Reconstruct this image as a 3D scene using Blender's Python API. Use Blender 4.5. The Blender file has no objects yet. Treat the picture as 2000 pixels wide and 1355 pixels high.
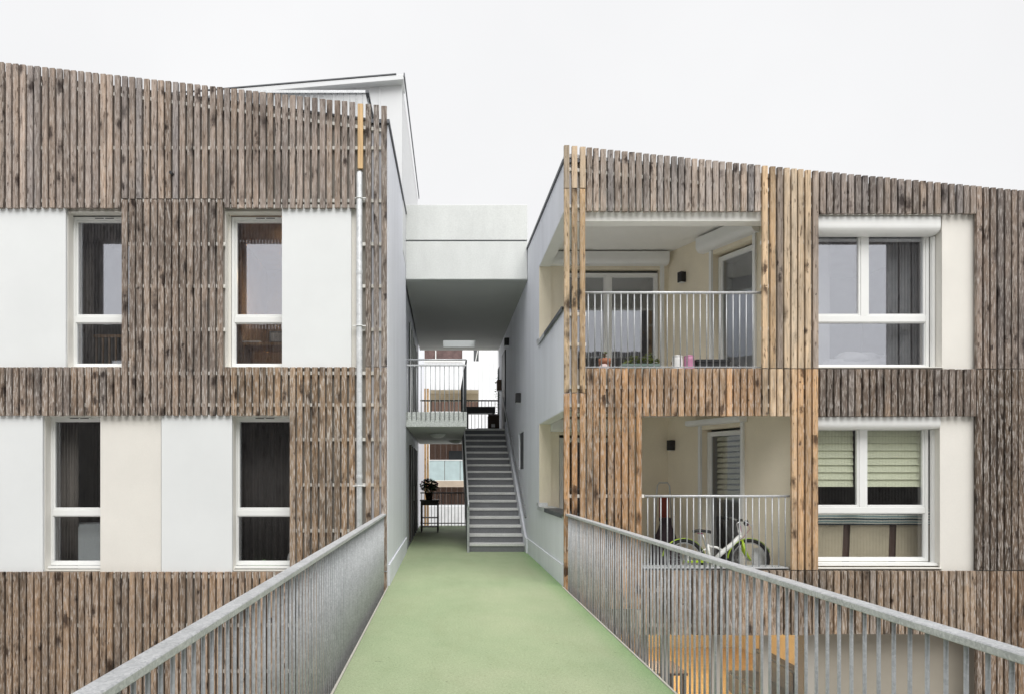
import bpy, bmesh, math, random
from mathutils import Vector, Matrix
random.seed(7)
S = bpy.context.scene
COL = S.collection
# ------------------------------------------------------------------ camera
# metres; x right, y away from the camera, z up; walkway surface at z = 0
F, VX, VY, H = 1305.0, 870.0, 930.0, 1.483
cam = bpy.data.cameras.new('camera')
cam.sensor_width = 36.0
cam.lens = F/2000*36
cam.shift_x = (1000-VX)/2000
cam.shift_y = (VY-677.5)/2000
cam.clip_start, cam.clip_end = 0.05, 2000
camo = bpy.data.objects.new('camera', cam)
COL.objects.link(camo)
camo.location = (0, 0, H)
camo.rotation_euler = (math.radians(90), 0, 0)
S.camera = camo
# ------------------------------------------------------------------ sky, sun, exposure (overcast)
SUN_EL, SUN_AZ = 55.0, 168.0          # azimuth clockwise from +y: the light comes from behind the camera
wd = bpy.data.worlds.new('World'); S.world = wd; wd.use_nodes = True
nt = wd.node_tree; nt.nodes.clear()
wo = nt.nodes.new('ShaderNodeOutputWorld'); bg = nt.nodes.new('ShaderNodeBackground')
sky = nt.nodes.new('ShaderNodeTexSky'); sky.sky_type = 'NISHITA'; sky.sun_disc = False
sky.sun_elevation = math.radians(SUN_EL); sky.sun_rotation = math.radians(SUN_AZ); sky.dust_density = 5.0
hs = nt.nodes.new('ShaderNodeHueSaturation'); hs.inputs['Saturation'].default_value = 0.05; hs.inputs['Value'].default_value = .6
mx = nt.nodes.new('ShaderNodeMixRGB'); mx.inputs[0].default_value = 0.93
# the even cloud deck, with only faint tone in it
wc_ = nt.nodes.new('ShaderNodeTexCoord'); wn = nt.nodes.new('ShaderNodeTexNoise'); wn.inputs['Scale'].default_value = 2.2; wn.inputs['Detail'].default_value = 4
wr = nt.nodes.new('ShaderNodeValToRGB'); wr.color_ramp.elements[0].position = .3; wr.color_ramp.elements[1].position = .7
wr.color_ramp.elements[0].color = (4.02, 4.03, 4.09, 1); wr.color_ramp.elements[1].color = (4.36, 4.37, 4.42, 1)
nt.links.new(wc_.outputs['Generated'], wn.inputs['Vector']); nt.links.new(wn.outputs['Fac'], wr.inputs[0]); nt.links.new(wr.outputs[0], mx.inputs[2])
nt.links.new(sky.outputs[0], hs.inputs['Color']); nt.links.new(hs.outputs[0], mx.inputs[1])
nt.links.new(mx.outputs[0], bg.inputs[0]); bg.inputs[1].default_value = 0.1
nt.links.new(bg.outputs[0], wo.inputs[0])
sun = bpy.data.lights.new('sun', 'SUN'); sun.energy = 1.5; sun.angle = math.radians(50); sun.color = (1.0, 0.985, 0.96)
suno = bpy.data.objects.new('sun', sun); COL.objects.link(suno)
_e, _a = math.radians(SUN_EL), math.radians(SUN_AZ)
sdir = Vector((math.sin(_a)*math.cos(_e), math.cos(_a)*math.cos(_e), math.sin(_e)))
suno.rotation_euler = sdir.to_track_quat('Z', 'Y').to_euler(); suno.location = sdir*60
S.view_settings.view_transform = 'Standard'; S.view_settings.look = 'None'
S.view_settings.exposure = 1.2; S.view_settings.gamma = 1.0
S.cycles.max_bounces = 9; S.cycles.diffuse_bounces = 5; S.cycles.transparent_max_bounces = 20
# ------------------------------------------------------------------ helpers
def W(px, py, Y): return Vector(((px-VX)*Y/F, Y, H-(py-VY)*Y/F))
def X(px, Y=9.0): return (px-VX)*Y/F
def Z(py, Y=9.0): return H-(py-VY)*Y/F
def lin(r, g, b):
    f = lambda c: (c/255/12.92) if c/255 <= .04045 else ((c/255+.055)/1.055)**2.4
    return (f(r), f(g), f(b))

class MB:
    def __init__(s): s.v = []; s.f = []; s.sm = []
    def add(s, vs, fs, smooth=False):
        n = len(s.v); s.v += [Vector(p) for p in vs]
        for q in fs: s.f.append([i+n for i in q]); s.sm.append(smooth)
        return s
    def box(s, x0, x1, y0, y1, z0, z1):
        if x0 > x1: x0, x1 = x1, x0
        if y0 > y1: y0, y1 = y1, y0
        if z0 > z1: z0, z1 = z1, z0
        return s.add([(x0,y0,z0),(x1,y0,z0),(x1,y1,z0),(x0,y1,z0),(x0,y0,z1),(x1,y0,z1),(x1,y1,z1),(x0,y1,z1)],
              [(0,3,2,1),(4,5,6,7),(0,1,5,4),(1,2,6,5),(2,3,7,6),(3,0,4,7)])
    def prism_y(s, poly, y0, y1):      # poly of (x,z) counter-clockwise seen from -y
        n = len(poly)
        vs = [(x,y0,z) for x,z in poly]+[(x,y1,z) for x,z in poly]
        return s.add(vs, [tuple(range(n)), tuple(range(2*n-1,n-1,-1))]+[(i,i+n,(i+1)%n+n,(i+1)%n) for i in range(n)])
    def prism_x(s, poly, x0, x1):      # poly of (y,z)
        n = len(poly)
        vs = [(x0,y,z) for y,z in poly]+[(x1,y,z) for y,z in poly]
        return s.add(vs, [tuple(range(n-1,-1,-1)), tuple(range(n,2*n))]+[(i,(i+1)%n,(i+1)%n+n,i+n) for i in range(n)])
    def tube(s, pts, r, n=8, closed=False, cap=True):
        pts = [Vector(p) for p in pts]; m = len(pts); rings = []
        rr = r if isinstance(r, (list, tuple)) else [r]*m
        prev = None
        for i, p in enumerate(pts):
            if closed: t = pts[(i+1)%m]-pts[i-1]
            else: t = pts[min(i+1,m-1)]-pts[max(i-1,0)]
            t.normalize()
            if prev is None:
                a = Vector((0,0,1)) if abs(t.z) < .9 else Vector((1,0,0))
                u = t.cross(a).normalized()
            else: u = (prev-t*prev.dot(t)).normalized()
            prev = u; w = t.cross(u)
            rings.append([p+(u*math.cos(2*math.pi*k/n)+w*math.sin(2*math.pi*k/n))*rr[i] for k in range(n)])
        vs = [q for R in rings for q in R]; fs = []
        for i in range(m if closed else m-1):
            j = (i+1)%m
            for k in range(n): fs.append((i*n+k, i*n+(k+1)%n, j*n+(k+1)%n, j*n+k))
        s.add(vs, fs, True)
        if cap and not closed:
            b = len(s.v)-len(vs)
            s.f.append([b+k for k in range(n-1,-1,-1)]); s.sm.append(False)
            s.f.append([b+(m-1)*n+k for k in range(n)]); s.sm.append(False)
        return s
    def lathe(s, prof, c, n=20):
        vs = []; fs = []; m = len(prof)
        for r, z in prof:
            for k in range(n): vs.append((c[0]+r*math.cos(2*math.pi*k/n), c[1]+r*math.sin(2*math.pi*k/n), c[2]+z))
        for i in range(m-1):
            for k in range(n): fs.append((i*n+k, i*n+(k+1)%n, (i+1)*n+(k+1)%n, (i+1)*n+k))
        return s.add(vs, fs, True)
    def ell(s, c, r, n=12, m=8, noise=0.0):
        vs = []; fs = []
        for i in range(m+1):
            th = math.pi*i/m
            for k in range(n):
                d = 1+random.uniform(-noise, noise)
                vs.append((c[0]+r[0]*d*math.sin(th)*math.cos(2*math.pi*k/n), c[1]+r[1]*d*math.sin(th)*math.sin(2*math.pi*k/n), c[2]+r[2]*d*math.cos(th)))
        for i in range(m):
            for k in range(n): fs.append((i*n+k, (i+1)*n+k, (i+1)*n+(k+1)%n, i*n+(k+1)%n))
        return s.add(vs, fs, True)
    def quad(s, a, b, c, d): return s.add([a,b,c,d], [(0,1,2,3)])
    def xf(s, M):
        s.v = [M @ p for p in s.v]; return s
    def build(s, name, mat, parent=None, bevel=0, seg=1):
        me = bpy.data.meshes.new(name)
        xs = [p.x for p in s.v]; ys = [p.y for p in s.v]; zs = [p.z for p in s.v]
        o0 = Vector(((min(xs)+max(xs))/2, (min(ys)+max(ys))/2, min(zs)))
        me.from_pydata([tuple(p-o0) for p in s.v], [], s.f)
        me.polygons.foreach_set('use_smooth', s.sm)
        if bevel:
            bm = bmesh.new(); bm.from_mesh(me)
            bmesh.ops.bevel(bm, geom=[e for e in bm.edges if e.is_manifold and e.calc_face_angle(0) > .6], offset=bevel, segments=seg, affect='EDGES', clamp_overlap=True)
            bm.to_mesh(me); bm.free()
        me.update()
        if mat: me.materials.append(mat)
        o = bpy.data.objects.new(name, me); COL.objects.link(o)
        place(o, o0, parent)
        return o
def wpos(o):
    p = Vector(o.location)
    while o.parent: o = o.parent; p += o.location
    return p
def place(o, p, parent):
    if parent is not None:
        o.parent = parent; o.location = Vector(p)-wpos(parent)
    else: o.location = p
def tag(o, label, cat, group=None):
    o['label'] = label; o['category'] = cat
    if group: o['group'] = group
    return o
def thing(name, loc, label, cat, group=None):
    o = bpy.data.objects.new(name, None); o.empty_display_size = .2; COL.objects.link(o); o.location = loc
    return tag(o, label, cat, group)
def struct(o): o['kind'] = 'structure'; return o
def clone(o, parent, p):
    c = o.copy(); COL.objects.link(c); place(c, p, parent); return c
def B(x0,x1,y0,y1,z0,z1): return MB().box(x0,x1,y0,y1,z0,z1)
# ------------------------------------------------------------------ materials
def newmat(name):
    m = bpy.data.materials.new(name); m.use_nodes = True
    n = m.node_tree; b = n.nodes['Principled BSDF']
    return m, n, b
def N(n, t, **k):
    x = n.nodes.new(t)
    for a, v in k.items(): setattr(x, a, v)
    return x
def ramp(n, src, stops):
    r = n.nodes.new('ShaderNodeValToRGB')
    while len(r.color_ramp.elements) < len(stops): r.color_ramp.elements.new(.5)
    for e, (p, c) in zip(r.color_ramp.elements, stops):
        e.position = p; e.color = c if len(c) == 4 else (*c, 1)
    n.links.new(src, r.inputs[0]); return r
def g(v): return (v, v, v, 1)
def coords(n, scale=(1,1,1), rnd=True, kind='Object'):
    tc = N(n, 'ShaderNodeTexCoord'); mp = N(n, 'ShaderNodeMapping')
    if rnd:
        oi = N(n, 'ShaderNodeObjectInfo'); ad = N(n, 'ShaderNodeVectorMath', operation='ADD')
        ml = N(n, 'ShaderNodeVectorMath', operation='SCALE'); ml.inputs[0].default_value = (37, 53, 71)
        n.links.new(oi.outputs['Random'], ml.inputs['Scale']); n.links.new(tc.outputs[kind], ad.inputs[0]); n.links.new(ml.outputs[0], ad.inputs[1])
        n.links.new(ad.outputs[0], mp.inputs[0])
    else: n.links.new(tc.outputs[kind], mp.inputs[0])
    mp.inputs['Scale'].default_value = scale
    return mp.outputs[0]
def noise(n, vec, scale, detail=3, rough=.5):
    t = N(n, 'ShaderNodeTexNoise'); t.inputs['Scale'].default_value = scale; t.inputs['Detail'].default_value = detail
    t.inputs['Roughness'].default_value = rough
    n.links.new(vec, t.inputs['Vector']); return t.outputs['Fac']
def mixc(n, kind, fac, a, b):
    m = N(n, 'ShaderNodeMixRGB', blend_type=kind)
    for i, v in ((0, fac), (1, a), (2, b)):
        if hasattr(v, 'is_linked') or hasattr(v, 'links'): n.links.new(v, m.inputs[i])
        elif i == 0: m.inputs[0].default_value = v
        else: m.inputs[i].default_value = v if len(v) == 4 else (*v, 1)
    return m.outputs[0]
def bump(n, b, h, strength=.3, dist=.01):
    k = N(n, 'ShaderNodeBump'); k.inputs['Strength'].default_value = strength; k.inputs['Distance'].default_value = dist
    n.links.new(h, k.inputs['Height']); n.links.new(k.outputs[0], b.inputs['Normal'])
def plain(name, col, rough=.6, metal=0.0, var=.12, vscale=3.0, fine=0, fscale=90., bstr=0, spec=None, stretch=(1,1,1)):
    m, n, b = newmat(name)
    c = coords(n, stretch); t = noise(n, c, vscale, 5, .6)
    r = ramp(n, t, [(.3, g(1-var)), (.7, g(1+var*.6))])
    out = mixc(n, 'MULTIPLY', 1.0, col, r.outputs[0])
    if fine:
        f = noise(n, coords(n), fscale, 2, .6)
        out = mixc(n, 'MULTIPLY', 1.0, out, ramp(n, f, [(.3, g(1-fine)), (.7, g(1+fine))]).outputs[0])
        if bstr: bump(n, b, f, bstr, .004)
    n.links.new(out, b.inputs['Base Color'])
    b.inputs['Roughness'].default_value = rough; b.inputs['Metallic'].default_value = metal
    if spec is not None: b.inputs['Specular IOR Level'].default_value = spec
    return m
def wood_mat():
    """weathered larch: tone from the object's own colour, amount of grey flecking from its alpha"""
    m, n, b = newmat('weathered_wood')
    oi = N(n, 'ShaderNodeObjectInfo')
    c = coords(n, (1,1,1))
    st = N(n, 'ShaderNodeMapping'); n.links.new(c, st.inputs[0]); st.inputs['Scale'].default_value = (70, 70, 2.6)
    grain = noise(n, st.outputs[0], 1.0, 4, .65)
    base = mixc(n, 'MULTIPLY', 1.0, oi.outputs['Color'], ramp(n, grain, [(.28, g(.55)), (.5, g(1.05)), (.75, g(1.42))]).outputs[0])
    st2 = N(n, 'ShaderNodeMapping'); n.links.new(c, st2.inputs[0]); st2.inputs['Scale'].default_value = (6, 6, 1.3)
    tone = noise(n, st2.outputs[0], 1.0, 3, .6)
    base = mixc(n, 'MULTIPLY', 1.0, base, ramp(n, tone, [(.25, (.74,.735,.735)), (.5, g(1.0)), (.78, (1.30,1.24,1.16))]).outputs[0])
    # bleached fibres
    st3 = N(n, 'ShaderNodeMapping'); n.links.new(c, st3.inputs[0]); st3.inputs['Scale'].default_value = (100, 100, 9)
    fl = noise(n, st3.outputs[0], 1.0, 3, .55)
    flm = ramp(n, fl, [(.53, g(0)), (.60, g(1))])
    mulf = N(n, 'ShaderNodeMath', operation='MULTIPLY'); n.links.new(flm.outputs[0], mulf.inputs[0]); n.links.new(oi.outputs['Alpha'], mulf.inputs[1])
    base = mixc(n, 'MIX', mulf.outputs[0], base, (.56,.53,.50))
    dk = ramp(n, fl, [(.36, g(1)), (.45, g(0))])
    muld = N(n, 'ShaderNodeMath', operation='MULTIPLY'); n.links.new(dk.outputs[0], muld.inputs[0]); n.links.new(oi.outputs['Alpha'], muld.inputs[1])
    base = mixc(n, 'MULTIPLY', muld.outputs[0], base, (.50,.46,.44))
    # weather stains that run over neighbouring slats
    gp = N(n, 'ShaderNodeNewGeometry'); st6 = N(n, 'ShaderNodeMapping'); n.links.new(gp.outputs['Position'], st6.inputs[0]); st6.inputs['Scale'].default_value = (2.6, 2.6, 1.2)
    stn = noise(n, st6.outputs[0], 1.0, 4, .65)
    base = mixc(n, 'MULTIPLY', 1.0, base, ramp(n, stn, [(.30, (.60,.59,.585)), (.47, g(1.0)), (.72, (1.16,1.12,1.07))]).outputs[0])
    # knots of many sizes, and short drying cracks
    def knots(sc, lo, span, dist, nsc):
        q = N(n, 'ShaderNodeMapping'); n.links.new(c, q.inputs[0]); q.inputs['Scale'].default_value = sc
        nz = N(n, 'ShaderNodeTexNoise'); nz.inputs['Scale'].default_value = nsc; nz.inputs['Detail'].default_value = 3; n.links.new(c, nz.inputs['Vector'])
        wob = mixc(n, 'ADD', dist, q.outputs[0], nz.outputs['Color'])
        vo = N(n, 'ShaderNodeTexVoronoi'); vo.inputs['Scale'].default_value = 1.0; n.links.new(wob, vo.inputs['Vector'])
        sp = N(n, 'ShaderNodeSeparateColor'); n.links.new(vo.outputs['Color'], sp.inputs[0])
        pw = N(n, 'ShaderNodeMath', operation='POWER'); pw.inputs[1].default_value = 2.5; n.links.new(sp.outputs[0], pw.inputs[0])
        ma = N(n, 'ShaderNodeMath', operation='MULTIPLY_ADD'); ma.inputs[1].default_value = span; ma.inputs[2].default_value = lo; n.links.new(pw.outputs[0], ma.inputs[0])
        dv_ = N(n, 'ShaderNodeMath', operation='DIVIDE'); n.links.new(vo.outputs['Distance'], dv_.inputs[0]); n.links.new(ma.outputs[0], dv_.inputs[1])
        return ramp(n, dv_.outputs[0], [(.35, g(.9)), (.65, g(.45)), (1.0, g(0))]).outputs[0]
    base = mixc(n, 'MULTIPLY', knots((8, 3, 3.6), .06, .52, .42, 22), base, (.11,.09,.09))
    base = mixc(n, 'MULTIPLY', knots((22, 8, 7), .05, .30, .5, 30), base, (.26,.22,.21))
    st5 = N(n, 'ShaderNodeMapping'); n.links.new(c, st5.inputs[0]); st5.inputs['Scale'].default_value = (48, 48, 7)
    ck = noise(n, st5.outputs[0], 1.0, 2, .5)
    base = mixc(n, 'MULTIPLY', ramp(n, ck, [(.62, g(0)), (.69, g(.85))]).outputs[0], base, (.30,.27,.25))
    n.links.new(base, b.inputs['Base Color']); b.inputs['Roughness'].default_value = .85; b.inputs['Specular IOR Level'].default_value = .2
    bump(n, b, grain, .5, .004)
    return m
def galv_mat(name='galvanised_steel', lo=(.47,.485,.50), hi=(.66,.67,.68), scale=120.):
    m, n, b = newmat(name)
    c = coords(n)
    nz = N(n, 'ShaderNodeTexNoise'); nz.inputs['Scale'].default_value = 30; n.links.new(c, nz.inputs['Vector'])
    wob = mixc(n, 'ADD', .03, c, nz.outputs['Color'])
    vo = N(n, 'ShaderNodeTexVoronoi'); vo.inputs['Scale'].default_value = scale; n.links.new(wob, vo.inputs['Vector'])
    sp = N(n, 'ShaderNodeSeparateColor'); n.links.new(vo.outputs['Color'], sp.inputs[0])
    col = ramp(n, sp.outputs[0], [(.0, lo), (1.0, hi)]).outputs[0]
    t = noise(n, c, 6, 5, .7)
    col = mixc(n, 'MULTIPLY', 1.0, col, ramp(n, t, [(.3, g(.84)), (.62, g(1.06))]).outputs[0])
    n.links.new(col, b.inputs['Base Color']); b.inputs['Metallic'].default_value = .35; b.inputs['Roughness'].default_value = .5
    return m
def glass_mat(name, refl=.26, tint=(.86,.9,.9)):
    m, n, b = newmat(name); n.nodes.remove(b)
    out = n.nodes['Material Output']
    tr = N(n, 'ShaderNodeBsdfTransparent'); tr.inputs[0].default_value = (*tint, 1)
    gl = N(n, 'ShaderNodeBsdfGlossy'); gl.inputs['Roughness'].default_value = .015; gl.inputs[0].default_value = (.93,.94,1,1)
    fr = N(n, 'ShaderNodeLayerWeight'); fr.inputs[0].default_value = .5
    pw = N(n, 'ShaderNodeMath', operation='POWER'); pw.inputs[1].default_value = 5; n.links.new(fr.outputs['Facing'], pw.inputs[0])
    ad = N(n, 'ShaderNodeMath', operation='ADD'); ad.inputs[1].default_value = refl+.04; ad.use_clamp = True
    n.links.new(pw.outputs[0], ad.inputs[0])
    # rain film: faint uneven streaking of the reflection
    c = coords(n, (1,1,.35)); t = noise(n, c, 60, 3, .7)
    r = ramp(n, t, [(.35, g(.80)), (.65, g(1.06))])
    mu = N(n, 'ShaderNodeMath', operation='MULTIPLY'); n.links.new(ad.outputs[0], mu.inputs[0]); n.links.new(r.outputs[0], mu.inputs[1])
    ms = N(n, 'ShaderNodeMixShader'); n.links.new(mu.outputs[0], ms.inputs[0]); n.links.new(tr.outputs[0], ms.inputs[1]); n.links.new(gl.outputs[0], ms.inputs[2])
    n.links.new(ms.outputs[0], out.inputs[0]); return m
def floor_mat():
    m, n, b = newmat('green_resin_floor')
    c = coords(n, rnd=False)
    a = noise(n, c, .8, 5, .65); f = noise(n, c, 150, 2, .7); f2 = noise(n, c, 55, 2, .6)
    col = ramp(n, a, [(.3, (.29,.365,.21)), (.5, (.33,.395,.235)), (.72, (.37,.415,.26))]).outputs[0]
    col = mixc(n, 'MULTIPLY', 1.0, col, ramp(n, f, [(.25, g(.62)), (.5, g(1.0)), (.75, g(1.3))]).outputs[0])
    col = mixc(n, 'MULTIPLY', 1.0, col, ramp(n, f2, [(.25, g(.82)), (.75, g(1.15))]).outputs[0])
    wv = N(n, 'ShaderNodeMapping'); n.links.new(c, wv.inputs[0]); wv.inputs['Scale'].default_value = (1.0, .35, 1)
    wn_ = noise(n, wv.outputs[0], 3.2, 5, .7)
    col = mixc(n, 'MULTIPLY', 1.0, col, ramp(n, wn_, [(.30, (.93,.92,.90)), (.5, g(1.0)), (.70, (1.05,1.04,1.04))]).outputs[0])
    sp_ = noise(n, c, 21, 2, .5)
    col = mixc(n, 'MULTIPLY', ramp(n, sp_, [(.72, g(0)), (.76, g(.6))]).outputs[0], col, (.45,.45,.40))
    # algae creeping in from the right-hand edge
    sx = N(n, 'ShaderNodeSeparateXYZ'); n.links.new(c, sx.inputs[0])
    e = N(n, 'ShaderNodeMath', operation='ADD'); n.links.new(sx.outputs[0], e.inputs[0])
    e2 = N(n, 'ShaderNodeMath', operation='MULTIPLY'); e2.inputs[1].default_value = .35; n.links.new(noise(n, c, 1.6, 4, .6), e2.inputs[0]); n.links.new(e2.outputs[0], e.inputs[1])
    al = ramp(n, e.outputs[0], [(0.0, g(0)), (1.0, g(1))])
    mr = N(n, 'ShaderNodeMapRange'); mr.inputs[1].default_value = 1.12; mr.inputs[2].default_value = 1.42; n.links.new(e.outputs[0], mr.inputs[0])
    col = mixc(n, 'MULTIPLY', mr.outputs[0], col, (.62,.88,.62))
    n.links.new(col, b.inputs['Base Color']); b.inputs['Roughness'].default_value = .75
    bump(n, b, f, .35, .004); return m
WOOD = wood_mat()
GALV = galv_mat()
GALVB = galv_mat('galvanised_bars', (.36,.375,.385), (.47,.485,.495), 90)
GALVP = galv_mat('galvanised_pipe', (.55,.57,.58), (.68,.69,.70), 22)
WHITE = plain('white_shutter_panel', (.70,.715,.715), .5, var=.035, vscale=1.2)
PLAST = plain('cream_plaster', (.71,.685,.635), .9, var=.04, vscale=1.5, fine=.06, fscale=160, bstr=.3)
YELL = plain('loggia_render', (.80,.725,.575), .9, var=.05, vscale=2, fine=.05, fscale=120, bstr=.3)
TAUPE = plain('taupe_backing_board', (.40,.375,.335), .8, var=.05, vscale=2)
BATTEN = plain('painted_batten', (.80,.785,.74), .7, var=.08, vscale=6)
PVC = plain('white_window_frame', (.78,.785,.77), .35, var=.03)
LINE = plain('reveal_lining', (.72,.70,.65), .6, var=.03)
GREYW = plain('grey_lilac_render', (.735,.75,.80), .9, var=.075, vscale=1.8, fine=.05, fscale=110, bstr=.35, stretch=(1,1,.22))
DARKM = plain('dark_zinc_coping', (.10,.105,.115), .5, .3)
CONC = plain('pale_precast_concrete', (.63,.645,.63), .85, var=.075, vscale=2.2, fine=.05, fscale=40, bstr=.2, stretch=(1.2,1,.5))
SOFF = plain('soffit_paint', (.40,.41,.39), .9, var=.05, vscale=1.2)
TERR = plain('speckled_slab_edge', (.52,.545,.525), .8, var=.05, fine=.35, fscale=75)
STEP = plain('dark_grey_step', (.18,.185,.195), .85, var=.12, fine=.15, fscale=60, vscale=3)
NOSE = plain('pale_nosing', (.62,.62,.61), .8, var=.12, fine=.12, fscale=60)
DGREY = plain('dark_grey_paint', (.085,.09,.095), .5)
BLACK = plain('black_plastic', (.018,.018,.02), .45)
BROWN = plain('brown_wood_panel', (.115,.065,.045), .6, var=.2, stretch=(1,1,.1), vscale=8)
ROOM = plain('room_paint', (.42,.41,.40), .9)
ROOMW = plain('warm_room_paint', (.42,.32,.25), .9)
FLOORW = plain('honey_wood_floor', (.56,.39,.18), .45, var=.15, vscale=2, stretch=(.3,3,1))
GLASS = glass_mat('window_glass', .30, (.96,.97,.97))
GLASSL = glass_mat('lower_window_glass', .085, (.96,.97,.97))
GLASSD = glass_mat('loggia_glass', .20, (.9,.92,.92))
GLASSC = glass_mat('ground_floor_glass', .0, (.97,.98,.98))
GREEN = floor_mat()
# ================================================================== ground and walkway
def ground_mat():
    return plain('courtyard_paving', (.56,.55,.525), .95, var=.2, vscale=.8, fine=.3, fscale=30, bstr=.4)
struct(B(-300, 300, -300, 300, -3.3, -2.95).build('ground', ground_mat()))
EL, ER = -.765, 1.565                      # edges of the bridge
m = MB().box(EL, ER, -2.0, 9.0, -.22, 0).box(-.779, 1.607, 9.0, 20.3, -.22, 0)
walk = struct(m.build('walkway', GREEN))
B(EL-.018, EL-.002, -2.0, 9.0, -.2, .006).build('edge_strip', plain('edge_strip_metal', (.52,.5,.44), .6), walk)
B(ER+.002, ER+.018, -2.0, 9.0, -.2, .006).build('edge_strip', bpy.data.materials['edge_strip_metal'], walk)

# ================================================================== slats
def tone(c, v=.13):
    k = random.gauss(1, v); k = max(.62, min(1.4, k)); w = random.gauss(.01, .03)
    return (c[0]*k*(1+w), c[1]*k, c[2]*k*(1-w*1.3))
_slat_mesh = {}
def slat(parent, px, py0, py1, col, fleck, Y=9.0, wpx=10.4, dep=.042, mat=None):
    x = X(px, Y)+random.uniform(-.0025, .0025); w = wpx*Y/F+random.uniform(-.002, .003)
    z1, z0 = Z(py0, Y)-random.uniform(0, .004), Z(py1, Y)+random.uniform(0, .006)
    y = Y+random.uniform(-.003, .003); L = z1-z0; cw = .004; hw = w/2
    key = (round(w, 3), round(L, 3))
    me = _slat_mesh.get(key)
    if me is None:
        sec = [(-hw+cw,0),(hw-cw,0),(hw,cw),(hw,dep),(-hw,dep),(-hw,cw)]
        me = bpy.data.meshes.new('slat'); n = 6
        vs = [(a,b_,0) for a,b_ in sec]+[(a,b_,L) for a,b_ in sec]
        me.from_pydata(vs, [], [tuple(range(5,-1,-1)), tuple(range(6,12))]+[(i,(i+1)%6,(i+1)%6+6,i+6) for i in range(6)])
        me.materials.append(mat or WOOD)
        if not mat: _slat_mesh[key] = me
    o = bpy.data.objects.new('slat', me); COL.objects.link(o)
    place(o, (x+hw, y, z0), parent)
    o.color = (*tone(col), fleck)
    return o
def hbatten(parent, px0, px1, pyc, h=6.5, y0=9.0445, y1=9.08, slope=0):
    za, zb = Z(pyc-h/2), Z(pyc+h/2); x0, x1 = X(px0), X(px1); d = slope*(x1-x0)
    return MB().prism_y([(x0,zb),(x1,zb-d),(x1,za-d),(x0,za)], y0, y1).build('batten', BATTEN, parent)
def wall_cells(x0, x1, z0, z1, holes, y0, y1):
    """wall slab with rectangular holes, one mesh"""
    xs = sorted({x0, x1, *[h[i] for h in holes for i in (0,1)]}); zs = sorted({z0, z1, *[h[i] for h in holes for i in (2,3)]})
    xs = [v for v in xs if x0 <= v <= x1]; zs = [v for v in zs if z0 <= v <= z1]
    mb = MB()
    for i in range(len(xs)-1):
        run = None
        for j in range(len(zs)-1):
            cx, cz = (xs[i]+xs[i+1])/2, (zs[j]+zs[j+1])/2
            solid = not any(h[0] < cx < h[1] and h[2] < cz < h[3] for h in holes)
            if solid and run is None: run = zs[j]
            if not solid and run is not None: mb.box(xs[i], xs[i+1], y0, y1, run, zs[j]); run = None
        if run is not None: mb.box(xs[i], xs[i+1], y0, y1, run, zs[-1])
    return mb
def window(parent, x0, x1, z0, z1, Y, transom=None, mull=(), M=None, glass=None, vent=None, fr=.045, low=True, label=None, handle=True):
    """frame with transom and mullions; panes, vent and handle are its sub-parts. Outside is -y."""
    M = M or Matrix.Identity(4); glass = glass or GLASS
    fm = MB(); d0, d1 = Y, Y+.06
    fm.box(x0, x0+fr, d0, d1, z0, z1).box(x1-fr, x1, d0, d1, z0, z1)
    fm.box(x0+fr, x1-fr, d0, d1, z0, z0+fr).box(x0+fr, x1-fr, d0, d1, z1-fr, z1)
    cells = []
    zt = [z0+fr]+([transom-.043, transom+.043] if transom else [])+[z1-fr]
    if transom: fm.box(x0+fr, x1-fr, d0+.002, d1, transom-.043, transom+.043)
    bands = [(zt[0], zt[1], transom is None)]
    if transom: bands = [(zt[0], zt[1], False), (zt[2], zt[3], True)]
    for za, zb, upper in bands:
        xs = [x0+fr]
        if upper:
            for q in mull: fm.box(q-.045, q+.045, d0+.004, d1, za, zb); xs += [q-.045, q+.045]
        xs.append(x1-fr)
        for i in range(0, len(xs), 2):
            a, b_ = xs[i], xs[i+1]; s = .028 if upper else .012
            fm.box(a, a+s, d0+.012, d1-.004, za, zb).box(b_-s, b_, d0+.012, d1-.004, za, zb)
            fm.box(a+s, b_-s, d0+.012, d1-.004, za, za+s).box(a+s, b_-s, d0+.012, d1-.004, zb-s, zb)
            cells.append((a+s, b_-s, za+s, zb-s))
    f = fm.xf(M).build('window', PVC, parent, bevel=.004)
    if label: f['label'] = label
    for a, b_, za, zb in cells:
        B(a-.004, b_+.004, d0+.032, d0+.042, za-.004, zb+.004).xf(M).build('pane', glass, f)
    if vent is not None:
        vz = z1-.028
        MB().box(vent-.17, vent+.17, d0-.012, d0-.001, vz-.013, vz+.013).xf(M).build('vent', PVC, f)
        v = MB()
        for q in (-.07, .07): v.box(vent+q-.06, vent+q+.06, d0-.0135, d0-.0125, vz-.005, vz+.006)
        v.xf(M).build('vent_slot', BLACK, f)
    return f
def room(parent, x0, x1, y0, y1, z0, z1, mat):
    """five inner faces of the room behind a window"""
    mb = MB()
    t = .05
    mb.box(x0-t, x0, y0, y1, z0, z1).box(x1, x1+t, y0, y1, z0, z1).box(x0-t, x1+t, y1, y1+t, z0, z1)
    mb.box(x0-t, x1+t, y0, y1+t, z0-t, z0).box(x0-t, x1+t, y0, y1+t, z1, z1+t)
    return mb.build('room', mat, parent)

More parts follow.
